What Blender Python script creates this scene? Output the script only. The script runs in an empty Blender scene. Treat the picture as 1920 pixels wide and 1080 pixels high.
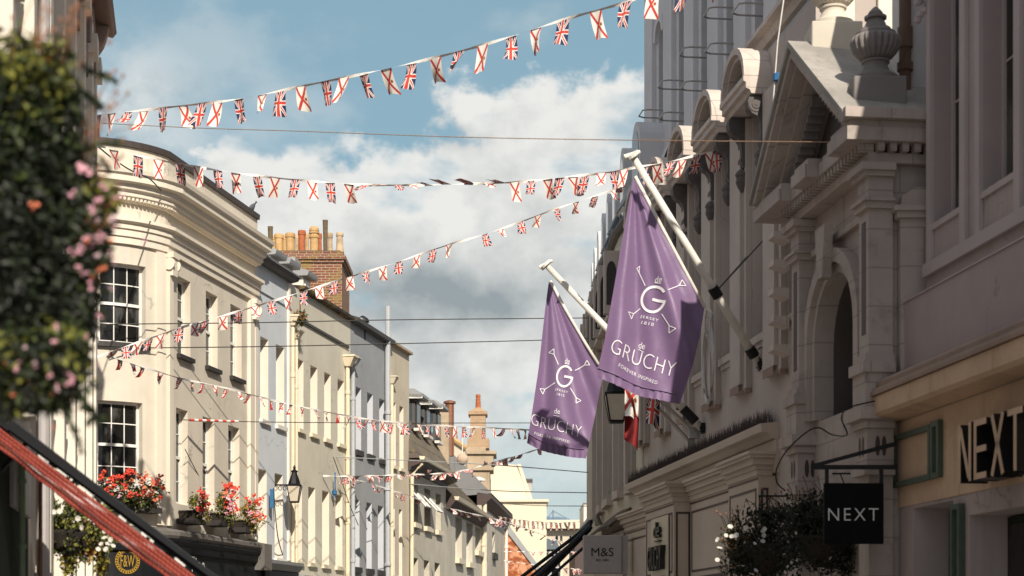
import bpy, bmesh, math, random
from mathutils import Vector, Matrix
R = math.radians
S = bpy.context.scene
COL = S.collection
random.seed(11)
# ------------------------------------------------------------------ camera
F = 3200.0; HY = 1190.0; EYE = 1.6
cd = bpy.data.cameras.new('camera'); cam = bpy.data.objects.new('camera', cd); COL.objects.link(cam)
cam.location = (0, 0, EYE); cam.rotation_euler = (R(90), 0, 0)
cd.sensor_width = 36; cd.lens = F / 1920 * 36
cd.shift_y = (HY - 540) / 1920
cd.clip_start = 0.1; cd.clip_end = 3000
cd.dof.use_dof = True; cd.dof.focus_distance = 38; cd.dof.aperture_fstop = 1.9
S.camera = cam
# ------------------------------------------------------------------ sun and sky
SUN_EL = R(33.7); SUN_H = Vector((0.258, -0.966, 0)).normalized()
sv = (SUN_H * math.cos(SUN_EL) + Vector((0, 0, math.sin(SUN_EL)))).normalized()
ld = bpy.data.lights.new('sun', 'SUN'); sun = bpy.data.objects.new('sun', ld); COL.objects.link(sun)
ld.energy = 5.0; ld.angle = R(0.5); ld.color = (1.0, 0.915, 0.79)
sun.rotation_euler = (-sv).to_track_quat('-Z', 'Y').to_euler()
S.view_settings.view_transform = 'Standard'; S.view_settings.look = 'None'
S.view_settings.exposure = 0.14; S.view_settings.gamma = 1.0

class NT:
    """tiny node-math helper"""
    def __init__(s, tree): s.t = tree; s.n = tree.nodes; s.l = tree.links
    def new(s, typ, **kw):
        n = s.n.new(typ)
        for k, v in kw.items(): setattr(n, k, v)
        return n
    def set(s, sock, v):
        if isinstance(v, bpy.types.NodeSocket): s.l.new(v, sock)
        elif v is not None: sock.default_value = v
    def m(s, op, a, b=None, c=None):
        n = s.new('ShaderNodeMath', operation=op)
        s.set(n.inputs[0], a); s.set(n.inputs[1], b)
        if c is not None: s.set(n.inputs[2], c)
        return n.outputs[0]
    def sstep(s, x, lo, hi):
        n = s.new('ShaderNodeMapRange', interpolation_type='SMOOTHSTEP'); s.set(n.inputs['Value'], x)
        n.inputs['From Min'].default_value = lo; n.inputs['From Max'].default_value = hi
        return n.outputs[0]
    def mix(s, f, a, b, blend='MIX'):
        n = s.new('ShaderNodeMix', data_type='RGBA', blend_type=blend)
        s.set(n.inputs[0], f); s.set(n.inputs[6], a); s.set(n.inputs[7], b)
        return n.outputs[2]
    def noise(s, vec, scale, detail=4, rough=0.55, sc=None):
        if sc is not None:
            mp = s.new('ShaderNodeMapping'); s.l.new(vec, mp.inputs[0]); mp.inputs['Scale'].default_value = sc; vec = mp.outputs[0]
        n = s.new('ShaderNodeTexNoise'); s.l.new(vec, n.inputs['Vector'])
        n.inputs['Scale'].default_value = scale; n.inputs['Detail'].default_value = detail; n.inputs['Roughness'].default_value = rough
        return n.outputs[0]

def c4(c): return (c[0], c[1], c[2], 1.0)
def hexc(r, g, b):
    f = lambda v: (v/255/12.92 if v/255 <= .04045 else ((v/255+.055)/1.055)**2.4)
    return (f(r), f(g), f(b), 1.0)

W = bpy.data.worlds.new('World'); S.world = W; W.use_nodes = True
def build_world():
    t = NT(W.node_tree); t.n.clear()
    out = t.new('ShaderNodeOutputWorld'); bg = t.new('ShaderNodeBackground'); t.l.new(bg.outputs[0], out.inputs[0])
    bg.inputs[1].default_value = 0.1
    sky = t.new('ShaderNodeTexSky', sky_type='NISHITA'); sky.sun_disc = False
    sky.sun_elevation = SUN_EL; sky.sun_rotation = math.atan2(SUN_H.x, SUN_H.y)
    sky.air_density = 1.0; sky.dust_density = 1.0; sky.ozone_density = 1.0
    tc = t.new('ShaderNodeTexCoord'); d = tc.outputs['Generated']
    sp = t.new('ShaderNodeSeparateXYZ'); t.l.new(d, sp.inputs[0])
    az = t.m('ARCTAN2', sp.outputs[0], sp.outputs[1])           # 0 = straight up the street
    el = t.m('ARCSINE', sp.outputs[2])
    cv = t.new('ShaderNodeCombineXYZ'); t.l.new(az, cv.inputs[0]); t.l.new(el, cv.inputs[1]); cv = cv.outputs[0]
    n1 = t.noise(cv, 9.0, 9, 0.56, (1, 1.25, 1)); n2 = t.noise(cv, 3.4, 4, 0.5, (1, 1.5, 1)); n3 = t.noise(cv, 26, 6, 0.6, (1, 1.2, 1))
    mp = t.new('ShaderNodeMapping'); t.l.new(cv, mp.inputs[0]); mp.inputs['Location'].default_value = (3.1, .7, 0); 
    n4 = t.noise(mp.outputs[0], 7.0, 5, 0.55, (1, 1.8, 1))
    # cumulus bank: its top climbs from left to right
    top = t.m('MULTIPLY_ADD', t.m('SUBTRACT', az, -0.158), 0.27, 0.272)
    top = t.m('MINIMUM', top, 0.40)
    v = t.m('SUBTRACT', top, el)
    v = t.m('MULTIPLY_ADD', t.m('SUBTRACT', n1, 0.5), 0.19, v)
    v = t.m('MULTIPLY_ADD', t.m('SUBTRACT', n3, 0.5), 0.06, v)
    bank = t.sstep(v, -0.001, 0.016)
    # thin veils elsewhere
    veil = t.m('MULTIPLY', t.sstep(t.m('MULTIPLY_ADD', n1, 0.5, t.m('MULTIPLY', n4, 0.5)), 0.49, 0.64), 0.30)
    leftv = t.m('MULTIPLY', t.sstep(az, -0.13, -0.22), t.sstep(el, 0.36, 0.30))
    veil = t.m('MAXIMUM', veil, t.m('MULTIPLY', leftv, t.m('MULTIPLY', t.sstep(n1, 0.40, 0.62), 0.7)))
    # breaks in the bank, toward the horizon
    brk = t.m('MULTIPLY', t.sstep(n4, 0.50, 0.60), 0.70)
    low = t.m('MULTIPLY', t.sstep(el, 0.17, 0.05), 0.62)
    bank = t.m('MULTIPLY', bank, t.m('SUBTRACT', 1.0, t.m('MAXIMUM', brk, low)))
    mask = t.m('MAXIMUM', bank, veil)
    # grey flat base of the bank
    e1 = t.m('DIVIDE', t.m('SUBTRACT', el, 0.192), 0.030); a1 = t.m('DIVIDE', t.m('SUBTRACT', az, -0.05), 0.085)
    g = t.m('EXPONENT', t.m('MULTIPLY', t.m('ADD', t.m('MULTIPLY', e1, e1), t.m('MULTIPLY', a1, a1)), -1.0))
    g = t.m('MULTIPLY', g, t.m('MULTIPLY_ADD', n1, 0.9, 0.45))
    sh = t.m('ADD', g, t.m('MULTIPLY', t.sstep(n2, 0.45, 0.68), 0.20))
    sh = t.m('ADD', sh, t.m('MULTIPLY', t.sstep(n1, 0.5, 0.72), 0.16))
    of = t.new('ShaderNodeVectorMath', operation='ADD'); t.l.new(cv, of.inputs[0]); of.inputs[1].default_value = (0.010, 0.016, 0)
    n1b = t.noise(of.outputs[0], 9.0, 9, 0.56, (1, 1.25, 1)); n3b = t.noise(of.outputs[0], 26, 6, 0.6, (1, 1.2, 1))
    relief = t.m('ADD', t.m('MULTIPLY', t.m('SUBTRACT', n1b, n1), 2.6), t.m('MULTIPLY', t.m('SUBTRACT', n3b, n3), 0.5))
    sh = t.m('MULTIPLY', sh, t.sstep(v, 0.0, 0.06)); sh = t.m('MAXIMUM', t.m('ADD', t.m('ADD', sh, relief), 0.04), 0.0)
    ccol = t.mix(t.m('MINIMUM', sh, 1.0), (7.6, 7.6, 7.35, 1), (2.9, 3.35, 3.55, 1))
    tint = t.mix(1.0, sky.outputs[0], (1.0, 1.06, 0.98, 1), 'MULTIPLY')
    tint = t.mix(0.65, tint, (2.55, 4.15, 4.85, 1))
    far = t.m('MAXIMUM', t.sstep(el, 0.42, 0.60), t.sstep(t.m('ABSOLUTE', az), 0.45, 0.8))     # unseen sky overhead and behind: flat tone set for the ambient light
    t.l.new(t.mix(far, t.mix(mask, tint, ccol), (4.1, 4.4, 4.9, 1)), bg.inputs[0])
build_world()

# ------------------------------------------------------------------ materials
MAT = {}
def new_mat(name):
    m = bpy.data.materials.new(name); m.use_nodes = True
    t = NT(m.node_tree); b = t.n['Principled BSDF']; MAT[name] = m
    return m, t, b
def plaster(name, col, var=0.16, streak=0.25, rough=0.85, grime=(0.25, 0.2, 0.15), bump=0.25, sscale=1.0, joint=0, crack=0):
    m, t, b = new_mat(name)
    g = t.new('ShaderNodeNewGeometry').outputs['Position']
    n = t.noise(g, 1.1, 5, 0.6); n2 = t.noise(g, 14, 4, 0.6)
    st = t.noise(g, 1.0, 5, 0.62, (5*sscale, 5*sscale, 0.28*sscale))
    c = t.mix(t.sstep(n, 0.3, 0.75), c4(col), c4([x*(1-var) for x in col[:3]]))
    c = t.mix(t.m('MULTIPLY', t.sstep(n2, 0.45, 0.8), 0.35*var*3), c, c4([x*(1-var*1.6) for x in col[:3]]))
    c = t.mix(t.m('MULTIPLY', t.sstep(st, 0.52, 0.80), streak), c, c4([x*y*2.0 for x, y in zip(col, grime)]))
    if joint:
        sp = t.new('ShaderNodeSeparateXYZ'); t.l.new(g, sp.inputs[0]); cb = t.new('ShaderNodeCombineXYZ'); t.l.new(t.m('MULTIPLY_ADD', sp.outputs[0], .8, sp.outputs[1]), cb.inputs[0]); t.l.new(sp.outputs[2], cb.inputs[1])
        bt = t.new('ShaderNodeTexBrick'); t.l.new(cb.outputs[0], bt.inputs['Vector']); bt.inputs['Scale'].default_value = 1; bt.inputs['Brick Width'].default_value = 1.1; bt.inputs['Row Height'].default_value = .46; bt.inputs['Mortar Size'].default_value = .008
        c = t.mix(t.m('MULTIPLY', bt.outputs['Fac'], joint), c, c4([x*.4 for x in col[:3]]))
        c = t.mix(t.m('MULTIPLY', t.sstep(t.noise(g, 2.3, 7, .7), .54, .66), .45), c, c4([x*.5 for x in col[:3]]))
    if crack:
        vo = t.new('ShaderNodeTexVoronoi', feature='DISTANCE_TO_EDGE'); wp = t.new('ShaderNodeVectorMath', operation='ADD'); t.l.new(g, wp.inputs[0])
        nz = t.new('ShaderNodeTexNoise'); t.l.new(g, nz.inputs['Vector']); nz.inputs['Scale'].default_value = 2.2; nz.inputs['Detail'].default_value = 4; t.l.new(nz.outputs['Color'], wp.inputs[1]); t.l.new(wp.outputs[0], vo.inputs['Vector']); vo.inputs['Scale'].default_value = .42
        k = t.m('MULTIPLY', t.m('LESS_THAN', vo.outputs['Distance'], .006), t.sstep(t.noise(g, .9, 2), .5, .58))
        c = t.mix(t.m('MULTIPLY', k, crack), c, c4([x*.5 for x in col[:3]]))
        c = t.mix(t.m('MULTIPLY', t.sstep(t.noise(g, .55, 3, .4), .56, .60), .20), c, c4([x*.84 for x in col[:3]]))
    t.l.new(c, b.inputs['Base Color']); b.inputs['Roughness'].default_value = rough
    if bump:
        bp = t.new('ShaderNodeBump'); bp.inputs['Strength'].default_value = bump; bp.inputs['Distance'].default_value = 0.012
        t.l.new(t.noise(g, 30, 5, 0.6), bp.inputs['Height']); t.l.new(bp.outputs[0], b.inputs['Normal'])
    return m
def plain(name, col, rough=0.5, metal=0.0, var=0.2, scale=9, emis=None, spec=None):
    m, t, b = new_mat(name)
    g = t.new('ShaderNodeNewGeometry').outputs['Position']
    n = t.noise(g, scale, 5, 0.6)
    t.l.new(t.mix(t.sstep(n, 0.3, 0.75), c4(col), c4([x*(1-var) for x in col[:3]])), b.inputs['Base Color'])
    b.inputs['Roughness'].default_value = rough; b.inputs['Metallic'].default_value = metal
    if spec is not None: b.inputs['Specular IOR Level'].default_value = spec
    return m
def glass(name, col, rough=0.04):
    m, t, b = new_mat(name)
    g = t.new('ShaderNodeNewGeometry').outputs['Position']
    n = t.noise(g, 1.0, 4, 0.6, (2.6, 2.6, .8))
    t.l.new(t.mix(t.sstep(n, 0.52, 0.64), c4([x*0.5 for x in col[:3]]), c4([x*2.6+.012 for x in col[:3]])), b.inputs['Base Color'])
    b.inputs['Roughness'].default_value = rough; b.inputs['IOR'].default_value = 1.5
    bp = t.new('ShaderNodeBump'); bp.inputs['Strength'].default_value = 0.08; bp.inputs['Distance'].default_value = 0.02
    t.l.new(t.noise(g, 2.4, 2, 0.5), bp.inputs['Height']); t.l.new(bp.outputs[0], b.inputs['Normal'])
    return m
def brick(name, c1, c2, mortar, bw=0.225, rh=0.075, lichen=None):
    m, t, b = new_mat(name)
    g = t.new('ShaderNodeNewGeometry').outputs['Position']
    sp = t.new('ShaderNodeSeparateXYZ'); t.l.new(g, sp.inputs[0])
    cb = t.new('ShaderNodeCombineXYZ'); t.l.new(t.m('ADD', sp.outputs[0], sp.outputs[1]), cb.inputs[0]); t.l.new(sp.outputs[2], cb.inputs[1])
    bt = t.new('ShaderNodeTexBrick'); t.l.new(cb.outputs[0], bt.inputs['Vector'])
    bt.inputs['Color1'].default_value = c4(c1); bt.inputs['Color2'].default_value = c4(c2); bt.inputs['Mortar'].default_value = c4(mortar)
    bt.inputs['Scale'].default_value = 1.0; bt.inputs['Mortar Size'].default_value = 0.009*(bw/0.225); bt.inputs['Brick Width'].default_value = bw; bt.inputs['Row Height'].default_value = rh
    n = t.noise(g, 2.6, 6, 0.65)
    c = t.mix(t.m('MULTIPLY', t.sstep(t.noise(g, 18, 4, .6), 0.45, 0.7), 0.45), bt.outputs[0], c4([x*0.55 for x in c1]))
    if lichen: c = t.mix(t.m('MULTIPLY', t.sstep(n, 0.5, 0.66), 0.75), c, c4(lichen))
    t.l.new(c, b.inputs['Base Color']); b.inputs['Roughness'].default_value = 0.9
    return m
def tiles(name, c1, c2, moss, row=0.25, dens=0.5):
    m, t, b = new_mat(name)
    g = t.new('ShaderNodeNewGeometry').outputs['Position']
    sp = t.new('ShaderNodeSeparateXYZ'); t.l.new(g, sp.inputs[0])
    cb = t.new('ShaderNodeCombineXYZ'); t.l.new(sp.outputs[1], cb.inputs[0]); t.l.new(sp.outputs[2], cb.inputs[1])
    bt = t.new('ShaderNodeTexBrick'); t.l.new(cb.outputs[0], bt.inputs['Vector'])
    bt.inputs['Color1'].default_value = c4(c1); bt.inputs['Color2'].default_value = c4(c2); bt.inputs['Mortar'].default_value = c4([x*0.3 for x in c1])
    bt.inputs['Scale'].default_value = 1.0; bt.inputs['Mortar Size'].default_value = 0.02; bt.inputs['Brick Width'].default_value = row*2.4; bt.inputs['Row Height'].default_value = row
    n = t.noise(g, 2.2, 8, 0.7)
    t.l.new(t.mix(t.m('MULTIPLY', t.sstep(n, 0.6-dens*.3, 0.62), 0.85), bt.outputs[0], c4(moss)), b.inputs['Base Color'])
    b.inputs['Roughness'].default_value = 0.9
    return m

plaster('cream_stucco', (0.70, 0.63, 0.52), 0.13, 0.33, grime=(.36,.32,.27), crack=.6)
plaster('cream_trim', (0.78, 0.70, 0.58), 0.08, 0.18, grime=(.36,.32,.27))
plaster('shop_ledge', (0.17, 0.155, 0.14), 0.25, 0.4)
plaster('pale_blue_stucco', (0.63, 0.66, 0.69), 0.10, 0.22, grime=(.4,.38,.35), crack=.6)
plaster('yellow_cream_stucco', (0.66, 0.615, 0.505), 0.13, 0.38, grime=(.36,.33,.27), crack=.6)
plaster('grey_stucco', (0.36, 0.37, 0.385), 0.16, 0.38, grime=(.36,.34,.32), crack=.6)
plaster('grey_reveal', (0.56, 0.58, 0.62), 0.06, 0.1)
plaster('beige_stucco', (0.62, 0.54, 0.42), 0.13, 0.38, grime=(.36,.33,.27), crack=.6)
plaster('stone_render', (0.60, 0.55, 0.45), 0.16, 0.45, grime=(.34,.31,.27), crack=.6)
plaster('white_stucco', (0.76, 0.70, 0.60), 0.08, 0.2, grime=(.4,.36,.3))
plaster('block_cream', (0.76, 0.67, 0.50), 0.06, 0.12)
plaster('store_stucco', (0.50, 0.43, 0.385), 0.14, 0.42, grime=(.30,.26,.24), crack=.6)
plaster('store_pilaster', (0.53, 0.46, 0.41), 0.14, 0.40, grime=(.30,.26,.24))
plaster('hood_stone', (0.62, 0.54, 0.48), 0.16, 0.40, grime=(.26,.22,.20), joint=.6)
plaster('shade_dark_stone', (0.13, 0.115, 0.11), 0.25, 0.3)  # stone colour darkened to carry the shade under hoods and pediment
plaster('upper_grey_blue', (0.62, 0.61, 0.615), 0.10, 0.3, grime=(.34,.33,.33))
plaster('gateway_stone', (0.47, 0.40, 0.36), 0.18, 0.45, grime=(.26,.23,.21), joint=.6)
plaster('gateway_roof', (0.40, 0.37, 0.335), 0.35, 0.55, grime=(.2,.18,.16))
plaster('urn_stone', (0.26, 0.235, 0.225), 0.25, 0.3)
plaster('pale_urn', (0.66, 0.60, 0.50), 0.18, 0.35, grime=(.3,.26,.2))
plaster('mauve_stucco', (0.42, 0.345, 0.33), 0.12, 0.35, grime=(.30,.26,.25), crack=.6)
plaster('mauve_trim', (0.48, 0.41, 0.40), 0.10, 0.25, grime=(.32,.28,.27))
plaster('orange_lit_face', (0.64, 0.45, 0.31), 0.25, 0.6, grime=(.26,.21,.17))  # orange sunlight reflected across the street is put into this colour
plaster('shop_panel', (0.56, 0.475, 0.39), 0.10, 0.25, grime=(.34,.29,.25))
plaster('brown_eave', (0.34, 0.24, 0.19), 0.25, 0.3)
plaster('old_front', (0.58, 0.52, 0.45), 0.2, 0.5)
plaster('lead_sheet', (0.34, 0.35, 0.355), 0.15, 0.35, rough=0.6)
plaster('lead_dark', (0.21, 0.21, 0.21), 0.2, 0.45, rough=0.7)
plaster('passage_shade', (0.115, 0.095, 0.088), 0.25, 0.3)  # dark colour stands in for shade deep inside the arch
plaster('old_stone', (0.50, 0.39, 0.27), 0.30, 0.5, grime=(.26,.2,.14))
plaster('asphalt', (0.10, 0.10, 0.10), 0.2, 0.0)
plaster('paving', (0.24, 0.22, 0.20), 0.2, 0.0)
brick('red_brick', (0.25, 0.085, 0.045), (0.17, 0.055, 0.035), (0.40, 0.34, 0.25), lichen=(0.26, 0.19, 0.06))
brick('tan_brick', (0.46, 0.30, 0.17), (0.38, 0.23, 0.13), (0.42, 0.34, 0.25), 0.30, 0.10, lichen=(0.40, 0.30, 0.18))
tiles('mansard_slate', (0.17, 0.135, 0.10), (0.115, 0.095, 0.08), (0.20, 0.17, 0.08), 0.42, 0.35)
tiles('mossy_slate', (0.085, 0.065, 0.05), (0.05, 0.04, 0.035), (0.17, 0.12, 0.04), 0.2, 0.45)
def orange_roof():
    m, t, b = new_mat('orange_lichen_tile')
    g = t.new('ShaderNodeNewGeometry').outputs['Position']
    sp = t.new('ShaderNodeSeparateXYZ'); t.l.new(g, sp.inputs[0])
    n = t.noise(g, 2.6, 6, 0.75); n2 = t.noise(g, 1.0, 3, 0.6)
    c = t.mix(t.sstep(n, 0.44, 0.58), (0.30, 0.075, 0.02, 1), (0.62, 0.30, 0.17, 1))
    c = t.mix(t.sstep(t.m('MULTIPLY_ADD', n2, 2.2, t.m('MULTIPLY_ADD', sp.outputs[2], .28, -2.6)), 0.45, 0.75), c, (0.52, 0.25, 0.03, 1))
    t.l.new(c, b.inputs['Base Color']); b.inputs['Roughness'].default_value = 0.9
orange_roof()
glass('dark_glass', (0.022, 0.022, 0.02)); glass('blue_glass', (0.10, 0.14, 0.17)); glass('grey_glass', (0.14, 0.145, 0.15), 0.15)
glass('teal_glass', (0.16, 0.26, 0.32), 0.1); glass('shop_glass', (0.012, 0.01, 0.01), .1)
m, t, b = new_mat('lamp_glass'); b.inputs['Base Color'].default_value = (0.62, 0.54, 0.43, 1); b.inputs['Roughness'].default_value = 0.35
t.l.new(t.mix(t.noise(t.new('ShaderNodeNewGeometry').outputs['Position'], 6), (0.66,0.58,0.46,1), (0.5,0.43,0.34,1)), b.inputs['Base Color'])
plain('white_paint', (0.80, 0.76, 0.68), 0.45, var=0.12); plain('white_sash', (0.80, 0.78, 0.73), 0.4, var=0.08)
plain('grey_paint', (0.45, 0.47, 0.49), 0.45, var=0.12); plain('cream_paint', (0.78, 0.68, 0.50), 0.45, var=0.1)
plain('dark_sill', (0.035, 0.03, 0.028), 0.6); plain('black_iron', (0.009, 0.009, 0.010), 0.5, 0.0, spec=.3); plain('dark_lead', (0.06, 0.045, 0.04), 0.6)
plain('black_fascia', (0.010, 0.011, 0.014), 0.55, spec=.25); plain('gold', (0.55, 0.33, 0.05), 0.4, 0.3)
plain('terracotta', (0.45, 0.13, 0.05), 0.8, var=.35); plain('buff_pot', (0.60, 0.38, 0.17), 0.85, var=.4, scale=5); plain('mossy_pot', (0.17, 0.125, 0.07), 0.9, var=.5)
plain('streaked_pot', (0.60, 0.44, 0.28), 0.85, var=.5, scale=4)
plain('steel', (0.42, 0.40, 0.37), 0.35, 0.7); plain('orange_lit_wire', (0.36, 0.22, 0.13), 0.6); plain('wire_dark', (0.06, 0.055, 0.05), 0.6); plain('wire_pale', (0.30, 0.31, 0.31), 0.6)
plain('green_paint', (0.24, 0.33, 0.22), 0.5); plain('frame_green', (0.07, 0.105, 0.075), 0.5); plain('deep_green', (0.030, 0.036, 0.028), 0.9, spec=.1); plain('copper_pipe', (0.32, 0.14, 0.08), 0.4, .5)
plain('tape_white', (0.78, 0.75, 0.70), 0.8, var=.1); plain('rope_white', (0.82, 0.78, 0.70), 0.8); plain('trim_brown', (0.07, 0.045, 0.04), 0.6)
plain('sign_grey', (0.40, 0.37, 0.36), 0.5, var=.08); plain('sign_black', (0.005, 0.005, 0.005), 0.7, spec=.12); plain('letter_white', (0.74, 0.74, 0.74), 0.5, var=.05)
plain('letter_black', (0.008, 0.007, 0.007), 0.4); plain('print_white', (0.85, 0.83, 0.86), 0.7, var=.03); plain('sign_cream', (0.60, 0.53, 0.40), 0.5, var=.1)
plain('soil_dark', (0.02, 0.015, 0.01), 0.95); plain('slate_grey', (0.09, 0.085, 0.085), 0.7); plain('pigeon_grey', (0.10, 0.10, 0.12), 0.8)
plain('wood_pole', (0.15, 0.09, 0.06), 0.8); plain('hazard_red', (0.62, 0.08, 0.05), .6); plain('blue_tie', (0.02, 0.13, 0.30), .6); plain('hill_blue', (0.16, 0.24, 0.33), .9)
plain('teal_roof', (0.11, 0.145, 0.17), .6); plain('maroon_cloth', (0.24, 0.015, 0.015), .8, var=.1); plain('brush_fibre', (0.12, 0.095, 0.085), .9); plain('ball_cream', (0.60, 0.45, 0.34), .8, var=.25, scale=14)
for nm, cc in (('leaf_dark', (0.015, 0.025, 0.007)), ('leaf_mid', (0.060, 0.085, 0.018)), ('leaf_light', (0.20, 0.20, 0.03)), ('leaf_yellow', (0.36, 0.26, 0.04)), ('leaf_rust', (0.24, 0.10, 0.03)), ('leaf_shade', (0.010, 0.014, 0.006))):  # black leaf tone stands for shade inside the hanging baskets
    m, t, b = new_mat(nm); g = t.new('ShaderNodeNewGeometry').outputs['Position']
    t.l.new(t.mix(t.sstep(t.noise(g, 11, 2), .35, .65), c4(cc), c4([x*.6 for x in cc])), b.inputs['Base Color']); b.inputs['Roughness'].default_value = .6
for nm, cc in (('petal_red', (0.66, 0.06, 0.025)), ('petal_pink', (0.70, 0.36, 0.42)), ('petal_white', (0.66, 0.63, 0.57)), ('petal_pale', (0.78, 0.55, 0.58)), ('petal_coral', (0.70, 0.20, 0.10)), ('seed_brown', (0.30, 0.13, 0.07))):
    plain(nm, cc, .7, var=.2, scale=25)
def awning_cloth():
    m, t, b = new_mat('awning_red')
    g = t.new('ShaderNodeNewGeometry').outputs['Position']
    mp = t.new('ShaderNodeMapping'); t.l.new(g, mp.inputs[0]); mp.inputs['Rotation'].default_value = (0, R(-37), 0)
    st = t.noise(mp.outputs[0], 1.0, 4, .55, (2.6, 1, 34)); pa = t.noise(mp.outputs[0], 1.0, 3, .5, (1.6, 1, 7))
    w = t.m('MULTIPLY', t.sstep(st, .56, .62), t.sstep(pa, .50, .58))
    c = t.mix(t.noise(g, 7, 4), (0.32, 0.055, 0.035, 1), (0.24, 0.04, 0.028, 1))
    t.l.new(t.mix(w, c, (0.60, 0.46, 0.45, 1)), b.inputs['Base Color']); b.inputs['Roughness'].default_value = .8
awning_cloth()
def purple():
    m, t, b = new_mat('purple_satin')
    g = t.new('ShaderNodeNewGeometry').outputs['Position']
    t.l.new(t.mix(t.noise(g, 3.0, 3), (0.200, 0.122, 0.240, 1), (0.170, 0.104, 0.210, 1)), b.inputs['Base Color'])
    b.inputs['Roughness'].default_value = .5; b.inputs['Sheen Weight'].default_value = .25
    bp = t.new('ShaderNodeBump'); bp.inputs['Strength'].default_value = .25; bp.inputs['Distance'].default_value = .02
    t.l.new(t.noise(g, 9, 4, .6), bp.inputs['Height']); t.l.new(bp.outputs[0], b.inputs['Normal'])
purple()
def flag_mats():
    red = (0.50, 0.045, 0.03, 1); white = (0.80, 0.76, 0.70, 1); navy = (0.012, 0.022, 0.085, 1)
    def base(name):
        m, t, b = new_mat(name); uv = t.new('ShaderNodeUVMap').outputs[0]
        sp = t.new('ShaderNodeSeparateXYZ'); t.l.new(uv, sp.inputs[0])
        b.inputs['Roughness'].default_value = .8
        return t, b, t.m('SUBTRACT', sp.outputs[0], .5), t.m('SUBTRACT', sp.outputs[1], .5)
    def lt(t, x, v): return t.m('LESS_THAN', x, v)
    t, b, u, v = base('union_flag')          # u across (short side), v down the long side
    us = t.m('MULTIPLY', u, 0.62)
    d1 = t.m('ABSOLUTE', t.m('MULTIPLY', t.m('SUBTRACT', t.m('DIVIDE', us, .62), v), .53)); d2 = t.m('ABSOLUTE', t.m('MULTIPLY', t.m('ADD', t.m('DIVIDE', us, .62), v), .53))
    dm = t.m('MINIMUM', d1, d2)
    c = t.mix(lt(t, dm, .052), navy, white); c = t.mix(lt(t, dm, .022), c, red)
    cr = t.m('MINIMUM', t.m('ABSOLUTE', us), t.m('ABSOLUTE', v))
    c = t.mix(lt(t, cr, .088), c, white); c = t.mix(lt(t, cr, .055), c, red); t.l.new(c, b.inputs['Base Color'])
    t, b, u, v = base('saltire_flag')
    dm = t.m('MINIMUM', t.m('ABSOLUTE', t.m('MULTIPLY', t.m('SUBTRACT', u, v), .53)), t.m('ABSOLUTE', t.m('MULTIPLY', t.m('ADD', u, v), .53)))
    c = t.mix(lt(t, dm, .052), white, red)
    du = t.m('MULTIPLY', t.m('SUBTRACT', u, .26), .62); dv = v
    rr = t.m('SQRT', t.m('ADD', t.m('MULTIPLY', du, du), t.m('MULTIPLY', dv, dv)))
    c = t.mix(lt(t, rr, .066), c, (0.40, 0.20, 0.06, 1)); c = t.mix(lt(t, rr, .042), c, (0.32, 0.04, 0.03, 1))
    t.l.new(c, b.inputs['Base Color'])
flag_mats()

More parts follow.
